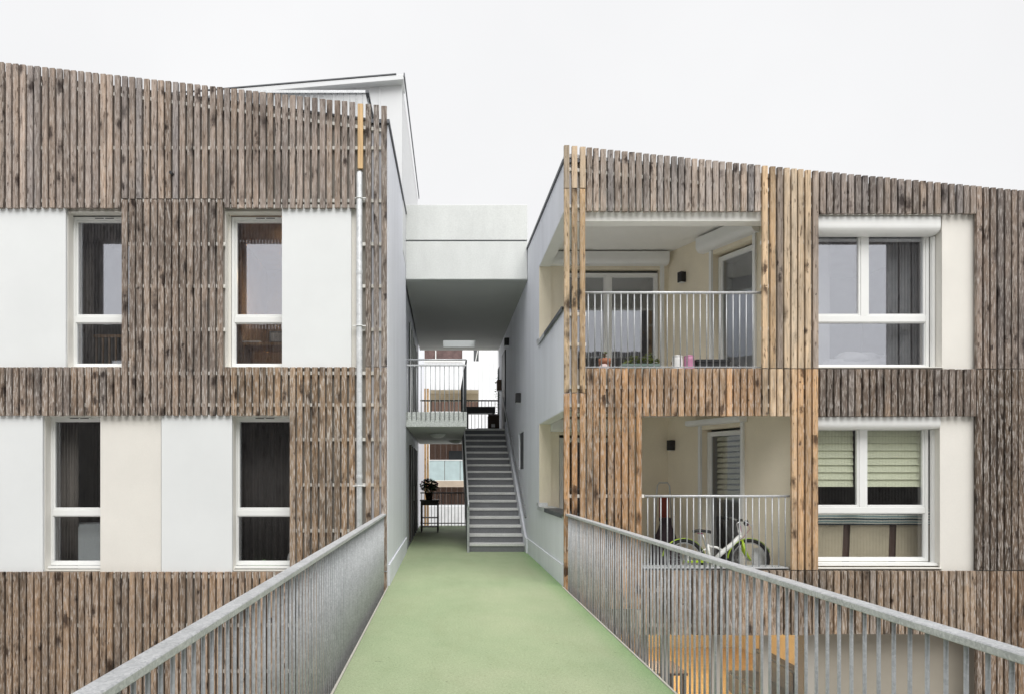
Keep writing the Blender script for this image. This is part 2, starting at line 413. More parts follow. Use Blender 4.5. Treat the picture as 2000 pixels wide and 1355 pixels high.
# ------------------------------------------------------------------ left building
LB = thing('apartment_building', (-3.5, 9.2, -2.95), 'left apartment building clad in grey-brown weathered vertical slats with white shutters', 'building', 'slatted apartment buildings')
LTOP = lambda px: 122+.1140*px
gridL = [-59,-45,-31,-17,-3.2]+[v/3.872 for v in (43,97,150,205,259,315,371,427,479,533,590,645,700,755,808,865,920,975,1030,1087,1142,1194,1248,1304,1359,1413,1470,1527,1585,1640)]
gridL += [400+v/3.872 for v in (147,200,255,310,365,418,472,530,585,642,697,752,810,868,922,980,1035,1092)]
gridLend = [400+v/3.872 for v in (1215,1277,1335)]
cLU, cLP, cLL, cLB = (.262,.218,.192), (.205,.163,.135), (.245,.18,.127), (.25,.185,.135)
for px in gridL:
    top = LTOP(px)
    if 232 < px < 432:
        slat(LB, px, top, 388.6, cLU, .36); slat(LB, px, 389.8, 811, cLP, .5)
    else:
        slat(LB, px, top, 406.5, cLU, .36)
        if px > 560: slat(LB, px, 716, 1114.5, cLL, .65)
        else: slat(LB, px, 716, 811, (cLP if px < 440 else cLL), .6)
    slat(LB, px, 1116, 1535, cLB, .45)
for px in gridLend:
    slat(LB, px, LTOP(px), 715.3, (.20,.165,.14), .5); slat(LB, px, 716.3, 1114.5, cLL if px < 735 else cLP, .6); slat(LB, px, 1116, 1535, cLB, .45)
PINE = plain('fresh_pine', (.56,.37,.18), .6, var=.35, stretch=(30,30,1.5), vscale=1)
slat(LB, 698.6, 203, 330, (.6,.35,.13), 0, mat=PINE)['label'] = 'fresh orange pine slat above the downpipe'
for a, b_, ys in ((-60, 754, (286,)), (-60, 754, (389.5,)), (437, 700, (400.5,)), (240, 437, (474.5, 557, 642)), (707, 754, (474.5, 557, 642)),
                  (-60, 754, (727, 789)), (567, 754, (857, 946, 1036)), (-60, 754, (1126, 1222, 1312, 1400))):
    for y in ys: hbatten(LB, a, b_, y)
hbatten(LB, -60, 745, 151+.134*-60, slope=.134)
# backing wall with the four openings
hL = [(-5.146,-4.246,2.967,5.085), (-3.0,-2.0,2.967,5.085), (-5.458,-4.700,.20,2.315), (-2.90,-2.056,.20,2.315)]
wall_cells(-6.6, -.80, -2.95, 5.2, hL, 9.10, 9.22).build('backing_wall', TAUPE, LB)
xa, xb = -6.6, -.80
wl = lambda x: Z(137+.128*(x*145+870))
MB().prism_y([(xa,5.2),(xb,5.2),(xb,wl(xb)),(xa,wl(xa))], 9.10, 9.30).build('parapet', TAUPE, LB)
MB().prism_y([(xa,wl(xa)),(xb,wl(xb)),(xb,wl(xb)+.03),(xa,wl(xa)+.03)], 9.085, 9.33).build('coping', DARKM, LB)
# side wall on the passage, with its rising top
MB().prism_x([(9.075,-2.95),(13.2,-2.95),(13.2,6.60),(9.075,6.25)], -1.0, -.779).build('side_wall', GREYW, LB)
MB().prism_x([(9.02,6.25),(13.2,6.605),(13.2,6.655),(9.02,6.30)], -1.03, -.755).build('coping', DARKM, LB)
B(-.778, -.757, 9.08, 13.2, .001, .285).build('plinth', GREYW, LB)
MB().prism_x([(9.2,5.5),(13.2,5.5),(13.2,5.6),(9.2,5.6)], -6.6, -1.0).build('roof', DARKM, LB)
B(-6.6, -1.0, 13.0, 13.2, -2.95, 5.5).build('rear_wall', GREYW, LB)
# shutters and the plaster panel
for p0, p1, q0, q1, lb in ((-70,128,404,718,'white sliding panel left of the upper left window'), (550.5,686,404,718,'white sliding panel half covering the upper right window'),
                        (-70,83,809,1117.5,'white panel left of the lower left window'), (315,453,809,1117.5,'white panel left of the lower right window')):
    o = B(X(p0,9.045), X(p1,9.045), 9.047, 9.094, Z(q1,9.045), Z(q0,9.045)).build('shutter_panel', WHITE, LB, bevel=.003); o['label'] = lb
B(X(196,9.08), X(314.6,9.08), 9.08, 9.098, Z(1117.5,9.08), Z(809,9.08)).build('plaster_panel', PLAST, LB)
B(X(686.6,9.09), X(700,9.09), 9.09, 9.098, Z(718,9.09), Z(404,9.09)).build('plaster_panel', PLAST, LB)
for i, (a, b_, za, zb) in enumerate(hL):
    rv = MB().box(a, a+.012, 9.095, 9.219, za, zb).box(a+.012, b_, 9.095, 9.219, zb-.012, zb).box(a+.012, b_, 9.095, 9.219, za, za+.012)
    rv.build('reveal', LINE, LB)
B(-2.999, -2.954, 9.205, 9.219, 2.98, 5.07).build('reveal', LINE, LB)
wins = [(-5.15,-4.246,2.985,5.06,3.645,-4.70), (-2.953,-2.006,2.985,5.06,3.645,-2.48), (-5.468,-4.62,.262,2.312,.985,-5.045), (-2.918,-2.056,.262,2.312,.985,-2.487)]
rm = [ROOM, ROOMW, ROOM, ROOM]
for i, (a, b_, za, zb, tz, vx) in enumerate(wins):
    w = window(LB, a, b_, za, zb, 9.222, transom=tz, vent=vx, glass=GLASS if i < 2 else GLASSL)
    B(a-.02, b_+.02, 9.15, 9.221, za-.035, za-.004).build('sill', PVC, w)
    room(LB, a-.25, b_+.45, 9.30, 12.0, za-.25 if i > 1 else za-.2, zb+.12, rm[i])
# downpipe
pc = X(702, 9.02)
pz0 = Z(338, 9.0)
pts = [(pc, 9.11, pz0+.03), (pc, 9.065, pz0+.022), (pc, 9.03, pz0-.005), (pc, 9.02, pz0-.05), (pc, 9.02, 2.0), (pc, 9.02, -2.9)]
dp = MB().tube(pts, .041, 16).build('downpipe', GALVP, LB)
for y in (387, 636, 948):
    z = Z(y)
    MB().tube([(pc+.047*math.cos(t*math.pi/8), 9.02+.047*math.sin(t*math.pi/8), z) for t in range(16)], .006, 6, closed=True).box(pc-.09, pc-.047, 9.0, 9.03, z-.006, z+.006).box(pc+.047, pc+.09, 9.0, 9.03, z-.006, z+.006).build('bracket', PVC, dp)
for z in (4.2, 1.45, -.3):
    MB().lathe([(.043,0),(.045,.01),(.045,.05),(.043,.06)], (pc, 9.02, z), 16).build('joint_collar', GALVP, dp)

MB().tube([(X(333,8.94), 9.06, Z(337,8.94)), (X(333,8.94), 8.94, Z(337,8.94)+.0)], .022, 10).build('overflow_pipe', BLACK, LB)
# ------------------------------------------------------------------ right building
RB = thing('apartment_building', (4.6, 9.2, -2.95), 'right apartment building clad in brown slats with two corner loggias and wide windows', 'building', 'slatted apartment buildings')
def RTOP(px): return 284+.1035*(px-1103) if px < 1500 else 325+.0955*(px-1500)
gridR = [1100+v/3.846 for v in (8,67,127,180,228,282,337,390,444,497,551,605,658,711,763,815,867,918,972,1023,1075,1127,1178,1230,1285,1338,1392,1443,1500,1557,1610,1663,1717,1768,1823,1877)]
gridR2 = [1580+v/3.388 for v in (75,122,170,217,264,312,360,407,455,503,550,597,645,692,740,788,838,884,932,982,1030,1072)]
gridR3 = [1580+v/3.388 for v in (1112,1158,1205,1252,1300,1345,1390)]+[2003.5,2017,2030.5,2044,2057,2070]
cRU, cRP, cRL, cRM, cRD, cRB = (.285,.247,.222), (.47,.365,.255), (.38,.232,.127), (.32,.212,.132), (.155,.125,.105), (.26,.2,.15)
for px in gridR:
    top = RTOP(px); c3 = random.random()
    if px < 1140:
        slat(RB, px, top, 367.6, (.42,.335,.245), .1); slat(RB, px, 368.6, 766, (.40,.29,.18), .25); slat(RB, px, 767, 1189, cRL, .45); slat(RB, px, 1190, 1535, cRB, .5)
    elif px < 1250:
        slat(RB, px, top, 413, cRU, .36); slat(RB, px, 718.5, 1189, (cRL if c3 < .75 else cRM), .5); slat(RB, px, 1190, 1535, cRB, .5)
    elif px < 1485:
        slat(RB, px, top, 413, cRU, .36); slat(RB, px, 718.5, 812, cRM, .45); slat(RB, px, 1113.5, 1240, cRB, .5)
    else:
        slat(RB, px, top, 718.5, (cRP if c3 < .72 else (.25,.205,.17)), .15)
        slat(RB, px, 719.6, 812 if px < 1540 else 1112.5, (cRP if px < 1540 else (.40,.27,.16)), .3); slat(RB, px, 1113.5, 1240, cRB, .5)
for px in gridR2:
    slat(RB, px, RTOP(px), 417.5, (.215,.187,.172), .3); slat(RB, px, 720, 812.5, cRD, .45); slat(RB, px, 1114, 1238, cRB, .5)
for px in gridR3:
    slat(RB, px, RTOP(px), 719.2, (.175,.142,.122), .45); slat(RB, px, 720.3, 1113, (.115,.09,.072), .55); slat(RB, px, 1114, 1535, (.21,.15,.105), .5)
for a, b_, ys in ((1106,1598,(400,)), (1106,1146,(612,671)), (1490,1598,(471,557,640)), (1106,1598,(754,790)), (1106,1260,(968,)), (1549,1598,(840,905,1000)), (1106,1598,(1153,1222)),
                  (1600,1903,(395,732,791,1127,1222)), (1912,2080,(395,480,560,640,732,791,870,950,1030,1127,1222))):
    for y in ys: hbatten(RB, a, b_, y)
hbatten(RB, 1106, 1590, 327, slope=.104); hbatten(RB, 1600, 2080, 327+.1035*494-3, slope=.094)
# passage side wall with the two loggia side openings and the stair slot
SW0, SW1 = 1.607, 1.797
zt = lambda y: 5.72+.0455*(y-9.0)
openings = [(9.075,11.46,3.77,5.08), (9.075,11.46,.97,2.39)]
mb = MB()
wc = wall_cells(9.075, 20.3, -2.95, 5.70, openings+[(13.75,14.62,1.64,2.42)], 0, 1)
for i in range(0, len(wc.v), 8):
    ys_ = [p.x for p in wc.v[i:i+8]]; zs_ = [p.z for p in wc.v[i:i+8]]
    mb.box(SW0, SW1, min(ys_), max(ys_), min(zs_), max(zs_))
mb.prism_x([(9.075,5.70),(20.3,5.70),(20.3,zt(20.3)),(9.075,zt(9.075))], SW0, SW1)
mb.build('side_wall', GREYW, RB)
MB().prism_x([(9.03,zt(9.03)),(20.3,zt(20.3)),(20.3,zt(20.3)+.045),(9.03,zt(9.03)+.045)], SW0-.025, SW1+.02).build('coping', DARKM, RB)
B(SW0-.02, SW0-.001, 9.08, 12.95, .001, .285).build('plinth', GREYW, RB)
B(SW0+.03, SW0+.06, 13.74, 14.63, 1.63, 2.43).build('slot_panel', DGREY, RB)
for z in (.97, 3.77):      # metal coping of the loggia parapets, in three lengths
    for k in range(3):
        a = 9.06+k*.80
        MB().box(SW0-.035, SW1+.03, a, a+.795, z, z+.012).box(SW0-.035, SW0-.029, a, a+.795, z-.05, z).build('parapet_coping', GALV if k == 2 else DARKM, RB)
    MB().prism_x([(11.3,z+.012),(11.58,z+.012),(11.58,z+.075),(11.36,z+.065)], SW0-.03, SW1-.06).build('parapet_flashing', GALV, RB)
for y0_, y1_, z0_, z1_ in openings:      # cream lining of the far jamb and pale soffit of each side opening
    B(SW0+.002, SW1+.02, y1_-.016, y1_-.001, z0_+.013, z1_-.001).build('jamb_lining', YELL, RB)
    B(SW0+.004, SW1-.002, y0_+.01, y1_-.018, z1_-.012, z1_-.001).build('soffit_lining', PVC, RB)
# loggia shell
CZ = (2.50, 5.31); FZ = (.02, 2.77); YB = 11.46
A0 = Vector((3.82, 11.46)); dv = Vector((.405, -.914)); LEN = 2.58
ANG = math.atan2(dv.y, dv.x)
MO = Matrix.Translation((A0.x, A0.y, 0)) @ Matrix.Rotation(ANG, 4, 'Z')
backdoor = [(1.95, 3.15, FZ[0]+.03, 2.2), (2.05, 3.67, FZ[1]+.03, 5.03)]
wall_cells(SW1, 3.84, FZ[0], 5.31, backdoor, YB, YB+.12).build('loggia_back_wall', YELL, RB)
obd = [(1.0, 1.78, FZ[1]+.03, 4.98), (.77, 1.56, FZ[0]+.03, 2.24)]
wall_cells(0, LEN, FZ[0]-.02, 5.31, obd, 0, .2).xf(MO).build('loggia_angled_wall', YELL, RB)
def deck(z0, z1, name, mat, y0=9.075):
    xe = A0.x+dv.x*(YB-y0)/-dv.y
    v = [(SW1+.001, y0), (xe+.1, y0), (A0.x+.1, YB+.05), (SW1+.001, YB+.05)]
    vs = [(x, y, z0) for x, y in v]+[(x, y, z1) for x, y in v]
    return MB().add(vs, [(3,2,1,0),(4,5,6,7),(0,1,5,4),(1,2,6,5),(2,3,7,6),(3,0,4,7)]).build(name, mat, RB)
CEIL = plain('loggia_ceiling_paint', (.86,.85,.81), .9, var=.03)
deck(CZ[1]+.002, 5.5, 'loggia_ceiling', CEIL, 9.28)
deck(CZ[0], FZ[1], 'loggia_floor', CEIL, 9.28)
deck(-.2, FZ[0], 'loggia_floor', PLAST, 9.28)
XE = 4.93
B(SW1, XE, 9.09, 9.275, 4.95, 5.40).build('lintel', CEIL, RB)
B(SW1, XE, 9.08, 9.275, 2.36, 2.945).build('spandrel', TAUPE, RB)
B(SW1, XE, 9.08, 9.275, -.655, .24).build('spandrel', TAUPE, RB)
MB().prism_y([(SW1,5.401),(XE,5.401),(XE,Z(345)),(SW1,Z(304))], 9.09, 9.2).build('parapet', TAUPE, RB)
MB().prism_y([(1.62,Z(302)),(8.5,Z(302)-.69),(8.5,Z(302)-.64),(1.62,Z(302)+.05)], 9.075, 9.25).build('coping', GALV, RB)
B(1.81, XE-.01, 9.078, 9.29, 2.946, 2.952).build('ledge', GALV, RB)
B(X(1257), X(1543), 9.04, 9.29, .241, .256).build('ledge', GALV, RB)
# facade right of the loggias
hR = [(4.99, 6.764, 2.955, 5.02), (4.99, 6.75, .235, 2.30)]
wall_cells(XE, 8.5, -.655, 5.2, hR, 9.10, 9.25).build('backing_wall', TAUPE, RB)
MB().prism_y([(XE,5.2),(8.5,5.2),(8.5,Z(302)-.70),(XE,Z(302)-.335)], 9.10, 9.25).build('parapet', TAUPE, RB)
for a, b_, q0, q1 in ((1840,1905,415,722), (1836,1902,810,1116)):
    B(X(a,9.075), X(b_,9.075), 9.075, 9.098, Z(q1,9.075), Z(q0,9.075)).build('plaster_panel', PLAST, RB)
for a, b_, za, zb in hR:
    MB().box(b_-.012, b_, 9.09, 9.248, za, zb).box(a, b_-.012, 9.05, 9.248, za, za+.012).box(a, b_-.012, 9.095, 9.248, zb-.01, zb).build('reveal', LINE, RB)
    B(a, b_-.0, 9.06, 9.09, zb, zb+.05).build('head_board', LINE, RB)
w = window(RB, 5.02, 6.70, 2.975, 4.93, 9.252, transom=3.66, mull=(5.80,), label='upper wide window beside the honey slat pier')
w = window(RB, 5.02, 6.69, .31, 2.20, 9.252, transom=1.02, mull=(5.78,), glass=GLASSL, label='lower wide window with green pleated blinds')
B(5.0, 6.74, 9.12, 9.251, .268, .305).build('sill', PVC, w)
def shutter_box(x0, x1, z0, z1, y0, y1, M=None):
    r = (z1-z0)*.42
    prof = [(y1,z0),(y1,z1),(y0,z1),(y0,z0+r)]+[(y0+r-r*math.cos(t*math.pi/10), z0+r-r*math.sin(t*math.pi/10)) for t in range(1,6)]
    prof = prof[::-1]
    mb = MB().prism_x(prof, x0, x1)
    mb.box(x0+.001, x1-.001, y0+.004, y1, z1, z1+.004)
    if M: mb.xf(M)
    return mb.build('shutter_box', PVC, RB, bevel=.006)
shutter_box(4.95, 6.72, 4.79, 5.0, 9.062, 9.25)
shutter_box(4.95, 6.72, 2.135, 2.29, 9.062, 9.25)
for z0, z1 in ((2.97,4.78), (.24,2.13)):
    B(6.705, 6.745, 9.20, 9.251, z0, z1).build('shutter_guide', PVC, RB)
room(RB, 4.95, 7.6, 9.32, 12.2, 2.85, 5.1, ROOM); room(RB, 4.95, 7.6, 9.32, 12.2, .1, 2.4, ROOM)
# loggia doors
for k in (0, 1):
    a, b_, za, zb = backdoor[k]
    window(RB, a+.01, b_-.01, za, zb-.05, YB+.05, mull=(2.80 if k else 2.5,), glass=GLASSD, label='double glazed door at the back of the %s loggia' % ('upper' if k else 'lower'))
    shutter_box(1.80, b_+.12, zb+.05, zb+.25, YB-.17, YB-.001)
    B(b_+.01, b_+.07, YB-.04, YB-.001, za, zb+.05).build('shutter_guide', PVC, RB)
    room(RB, 1.85, 3.9, YB+.14, YB+3.2, za-.02, zb+.2, ROOM)
    s0, s1, za, zb = obd[k-1] if k == 0 else obd[0]
    if k == 0: s0, s1, za, zb = obd[1]
    window(RB, s0+.005, s1-.005, za, zb-.04, .10, M=MO, glass=GLASSD if k else GLASSL, label='single glazed door in the angled wall of the %s loggia' % ('upper' if k else 'lower'))
    shutter_box(s0-.2, s1+.1, zb+.06, zb+.29 if k else zb+.14, -.17, -.001, M=MO)
    for s in (s0-.05, s1+.002):
        B(s, s+.048, -.04, -.001, za-.02, zb+.06).xf(MO).build('shutter_guide', PVC, RB)
    MB().box(s0-.5, s1+.5, .9, .95, za-.05, zb+.1).box(s0-.5, s0-.45, .22, .9, za-.05, zb+.1).box(s1+.45, s1+.5, .22, .9, za-.05, zb+.1).box(s0-.5, s1+.5, .22, .95, zb+.1, zb+.14).box(s0-.5, s1+.5, .22, .95, za-.1, za-.05).xf(MO).build('room', ROOM, RB)
for i in range(12):      # pleated blind inside the lower angled door
    a = 1.12+i*.085
    MB().prism_x([(.185,a),(.215,a),(.215,a+.058),(.20,a+.058)], .90, 1.45).xf(MO).build('blind_fold', plain('door_blind_%d' % i, (.50,.49,.39), .9), RB)
# loggia railings
def loggia_rail(px0, px1, pyt, pyb, pitch, lab, y=9.10):
    zt_, zb_ = Z(pyt, y), Z(pyb, y)
    t = thing('loggia_railing', (X((px0+px1)/2, y), y, zb_), lab, 'railing', 'loggia railings')
    MB().tube([(X(px0,y), y, zt_), (X(px1,y), y, zt_)], .017, 10).build('handrail', GALV, t)
    B(X(px0,y), X(px1,y), y-.02, y+.02, zb_, zb_+.008).build('bottom_rail', GALV, t)
    n = int((px1-px0)/pitch); first = None
    for i in range(n):
        x = X(px0+6+i*pitch, y)
        if first is None: first = MB().tube([(x, y, zb_+.008), (x, y, zt_-.012)], .0085, 8).build('baluster', GALVB, t)
        else: clone(first, t, (x, y, zb_+.008))
loggia_rail(1143, 1488, 572, 717, 12.85, 'galvanised railing of the upper loggia behind flower pots')
loggia_rail(1259, 1542, 968, 1110.5, 12.8, 'galvanised railing of the lower loggia in front of the bicycle')
# ground-floor room and wall under the right facade
GZ = -2.75
B(5.0, 8.5, 9.30, 9.5, -2.95, -.656).build('ground_floor_wall', plain('ground_floor_render', (.33,.30,.25), .9, var=.06), RB)
room(RB, 1.85, 7.3, 9.52, 16.5, GZ, -.35, plain('playroom_paint', (.58,.47,.29), .9))
B(1.86, 7.29, 9.37, 16.48, GZ+.001, GZ+.012).build('wood_floor', FLOORW, RB)
for pa in (1257, 1298, 1396, 1493, 1582):
    x = X(pa, 9.32); B(x-.055, x+.055, 9.28, 9.36, GZ, -.655).build('window_post', TAUPE, RB)
for a, b_ in ((1262,1290),(1306,1388),(1404,1486),(1502,1574)):
    B(X(a,9.32), X(b_,9.32), 9.315, 9.325, GZ, -.655).build('pane', GLASSC, RB)


# ------------------------------------------------------------------ tall set-back volume with roof terrace
TB = thing('rooftop_building', (-3, 12.0, 5.6), 'pale metal clad upper volume with sloping roof behind the left slats', 'building')
CLAD = plain('pale_metal_cladding', (.66,.67,.68), .45, var=.03, vscale=.8)
def ttop(x): return Z(166,12)+(x-X(786,12))*.085
xs = [X(786,12)-.41*k for k in range(0, 13)]
for k in range(len(xs)-1):
    a, b_ = xs[k+1]+.006, xs[k]-.006
    MB().prism_y([(a,5.6),(b_,5.6),(b_,ttop(b_)),(a,ttop(a))], 12.0, 12.03).build('cladding_panel', CLAD, TB)
x0_, x1_ = xs[-1], xs[0]
for x in xs[1:-1]: MB().prism_y([(x-.012,5.6),(x+.012,5.6),(x+.012,ttop(x)),(x-.012,ttop(x))], 11.975, 11.998).build('seam', CLAD, TB)
MB().prism_y([(x0_,5.6),(x1_-.01,5.6),(x1_-.01,ttop(x1_)),(x0_,ttop(x0_))], 12.032, 12.2).build('wall', CLAD, TB)
MB().prism_y([(x0_,ttop(x0_)),(x1_+.03,ttop(x1_+.03)),(x1_+.03,ttop(x1_)+.10),(x0_,ttop(x0_)+.10)], 11.85, 12.3).build('fascia', CLAD, TB, bevel=.01)
MB().prism_y([(x0_,ttop(x0_)+.101),(x1_-.1,ttop(x1_-.1)+.101),(x1_-.1,ttop(x1_-.1)+.120),(x0_,ttop(x0_)+.120)], 11.84, 12.12).build('coping', DARKM, TB)
sz = lambda y: ttop(x1_)+(y-12)*(9.03-ttop(x1_)+.12)/6.5
for k in range(5):
    a, b_ = 12.205+k*1.26, 12.205+(k+1)*1.26-.012
    MB().prism_x([(a,5.6),(b_,5.6),(b_,sz(b_)),(a,sz(a))], x1_-.2, x1_).build('cladding_panel', CLAD, TB)
MB().prism_x([(11.85,sz(11.85)+.07),(18.5,sz(18.5)+.0),(18.5,sz(18.5)+.08),(11.85,sz(11.85)+.14)], x1_+.031, x1_+.05).build('coping', DARKM, TB)
B(x0_, x1_-.2, 18.3, 18.5, 5.6, 8.3).build('rear_wall', CLAD, TB)
# terrace railing on the left roof
yT = 10.0; zT = Z(181, yT)
TR = thing('terrace_railing', (X(600,yT), yT, 6.0), 'thin grey roof terrace railing above the left slat parapet', 'railing')
MB().box(X(440,yT), X(714,yT), yT-.025, yT+.025, zT-.02, zT+.02).build('handrail', GALV, TR)
MB().box(X(714,yT)-.0, X(714,yT)+.05, yT-.025, yT+1.4, zT-.02, zT+.02).build('handrail', DARKM, TR)
first = None
for k in range(22):
    p = (X(708-12.3*k, yT), yT, 5.605)
    if first is None: first = MB().tube([p, (p[0], p[1], zT-.02)], .009, 6).build('baluster', GALVB, TR)
    else: clone(first, TR, p)
for k in range(11):
    clone(first, TR, (X(714,yT)+.025, yT+.1+k*.12, 5.605))

# ------------------------------------------------------------------ passage: roof, landing, stair
PL, PR = -.779, 1.606
PA = thing('passage_roof', (.41, 13.05, 5.31), 'pale concrete roof slab and parapet spanning the passage between the buildings', 'roof')
B(PL+.004, PR-.004, 13.05, 13.25, 6.09, 6.78).build('parapet', CONC, PA, bevel=.008)
B(PL+.004, PR-.004, 13.05, 13.32, 5.325, 6.065).build('edge_beam', CONC, PA, bevel=.008)
B(PL+.02, PR-.02, 13.07, 13.24, 6.06, 6.095).build('joint', DARKM, PA)
sk = (-.07, .87, 18.85, 19.8)
mb = MB()
mb.box(PL, sk[0], 13.10, 20.3, 5.312, 5.6).box(sk[1], PR, 13.10, 20.3, 5.312, 5.6).box(sk[0], sk[1], 13.10, sk[2], 5.312, 5.6).box(sk[0], sk[1], sk[3], 20.3, 5.312, 5.6)
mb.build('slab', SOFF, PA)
B(sk[0]-.05, sk[1]+.05, sk[2]-.05, sk[3]+.05, 5.605, 5.63).build('skylight_sheet', glass_mat('skylight_glass', .02, (.8,.82,.83)), PA)
B(sk[0]+.002, sk[1]-.002, sk[3]-.012, sk[3]-.001, 5.314, 5.6).build('skylight_lining', PVC, PA)
# passage left wall behind the corner (belongs to the left building)
B(-1.0, -.815, 13.2, 20.3, -2.95, 5.9).build('passage_wall', GREYW, LB)
for z0, z1, a, b_ in ((.01,2.2,15.1,18.3), (2.76,4.9,14.9,18.4)):
    d = B(-.815, -.79, a, b_, z0, z1).build('entrance_screen', BROWN if z0 < 1 else DGREY, LB)
    for k in range(5):
        y = a+(b_-a)*k/4
        B(-.79, -.765, y-.03, y+.03, z0, z1).build('screen_post', DGREY if z0 < 1 else PVC, d)
    MB().tube([(-.755,a+.9,z0+.9),(-.755,a+.9,z0+1.25)], .012, 8).build('handle', GALV, d)
# landing
FH = 2.75
LA = thing('landing', (-.2, 13.1, 2.46), 'upper landing slab with speckled pale edge left of the stairs', 'landing')
B(PL+.002, .42, 13.1, 13.22, 2.46, FH).build('edge_beam', TERR, LA, bevel=.006)
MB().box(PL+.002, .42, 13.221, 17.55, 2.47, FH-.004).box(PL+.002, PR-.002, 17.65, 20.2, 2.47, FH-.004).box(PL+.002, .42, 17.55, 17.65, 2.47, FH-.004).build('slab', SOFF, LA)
def bars_x(t, x0, x1, y, z0, z1, pitch, r=.008, mat=GALVB):
    n = int((x1-x0)/pitch)+1; f = None
    for i in range(n):
        p = (x0+i*pitch, y, z0)
        if f is None: f = MB().tube([p, (p[0], y, z1)], r, 8).build('baluster', mat, t)
        else: clone(f, t, p)
    return f
LR = thing('landing_railing', (-.2, 13.08, 2.6), 'galvanised double rail balustrade on the upper landing', 'railing')
MB().tube([(PL+.02,13.085,3.77),(.405,13.085,3.77)], .016, 10).build('handrail', GALV, LR)
B(PL+.02, .405, 13.065, 13.105, 3.645, 3.675).build('rail', GALV, LR)
bars_x(LR, PL+.03, .40, 13.087, 2.59, 3.645, .0915)
SR = thing('stairwell_railing', (.42, 15, 2.75), 'dark railing along the open side of the upper landing beside the stairs', 'railing')
B(.395, .425, 13.12, 17.5, 3.74, 3.78).build('handrail', DGREY, SR)
f = None
for i in range(40):
    p = (.41, 13.2+i*.11, FH)
    if f is None: f = MB().tube([p, (.41, p[1], 3.74)], .008, 6).build('baluster', DGREY, SR)
    else: clone(f, SR, p)
def back_rail(z, lab):
    t = thing('corridor_railing', (.4, 19.95, z), lab, 'railing', 'rear corridor railings')
    B(PL+.03, PR-.03, 19.93, 19.97, z+.98, z+1.02).build('handrail', DGREY, t)
    B(PL+.03, PR-.03, 19.94, 19.96, z+.08, z+.11).build('rail', DGREY, t)
    bars_x(t, PL+.06, PR-.05, 19.95, z+.002, z+.98, .10, .0085, DGREY)
back_rail(FH, 'dark railing at the far end of the upper corridor'); back_rail(0, 'dark railing at the far end of the ground passage')
# stair
NR = 17; RS = FH/NR; SY0 = 13.17; GO = (17.6-SY0)/16; SX0, SX1 = .475, 1.556
ST = thing('staircase', (1.0, SY0, 0), 'straight concrete staircase with dark risers and pale nosings', 'staircase')
for i in range(NR):
    y = SY0+i*GO; z = RS*(i+1)
    o = B(SX0, SX1, y+.02, y+GO+.06 if i < NR-1 else y+.05, z-RS-(0 if i == 0 else .03), z-.004).build('step', STEP, ST)
    B(SX0-.004, SX1+.004, y, y+.30, z-.05, z).build('nosing', NOSE, o, bevel=.006) if i < NR-1 else B(SX0-.004, SX1+.004, y, y+.049, z-.05, z).build('nosing', NOSE, o)
sl = lambda y: (y-SY0)/GO*RS
MB().prism_x([(SY0+.3,0.0),(17.6,sl(17.6)-.35),(17.6,sl(17.6)-.1),(SY0+.3,.10)], SX0+.01, SX1-.01).build('flight', STEP, ST)
MB().prism_x([(SY0-.03,0.003),(SY0+.35,0.003),(17.6,sl(17.6)-.25),(17.6,sl(17.6)+.25),(SY0-.03,.28)], SX0-.045, SX0-.006).build('stringer', DGREY, ST)
MB().prism_x([(SY0-.25,.003),(SY0+.3,.003),(17.6,sl(17.6)-.2),(17.6,sl(17.6)+.33),(SY0+.0,.30),(SY0-.25,.285)], SX1+.006, PR-.002).build('skirting', GREYW, ST)
# left stair rail
HR_ = thing('stair_railing', (SX0-.02, SY0, 0), 'dark galvanised railing on the left side of the stairs', 'railing')
MB().tube([(SX0-.025, SY0-.12, .86), (SX0-.025, SY0-.10, .98), (SX0-.025, SY0+.05, 1.02), (SX0-.025, 17.6, sl(17.6)+1.0)], .017, 8).build('handrail', GALV, HR_)
MB().tube([(SX0-.025, SY0-.10, .84), (SX0-.025, SY0+.05, .87), (SX0-.025, 17.6, sl(17.6)+.86)], .012, 8).build('rail', GALV, HR_)
for y in (SY0-.1, SY0-.02): MB().box(SX0-.05, SX0-.0065, y-.004, y+.004, 0, .90).build('post', GALVB, HR_)
f = None
for i in range(38):
    y = SY0+.12+i*.115; p = (SX0-.027, y, sl(y)+.16)
    if f is None: f = MB().tube([p, (p[0], y, p[2]+.71)], .008, 6).build('baluster', DGREY, HR_)
    else: clone(f, HR_, p)
# right wall handrail
WH = thing('wall_handrail', (PR-.09, 15, 1.8), 'grey handrail fixed to the right wall of the stairs', 'handrail')
MB().tube([(PR-.07, SY0-.35, .70), (PR-.07, SY0-.02, .90), (PR-.07, 17.9, sl(17.9)+.85)], .02, 8).build('rail', plain('grey_handrail_paint', (.19,.195,.205), .5), WH)
for y in (SY0+.2, 14.6, 16.0, 17.4):
    MB().tube([(PR-.07, y, sl(y)+.855), (PR-.03, y, sl(y)+.80), (PR+.004, y, sl(y)+.80)], .007, 6).build('bracket', GALVB, WH)
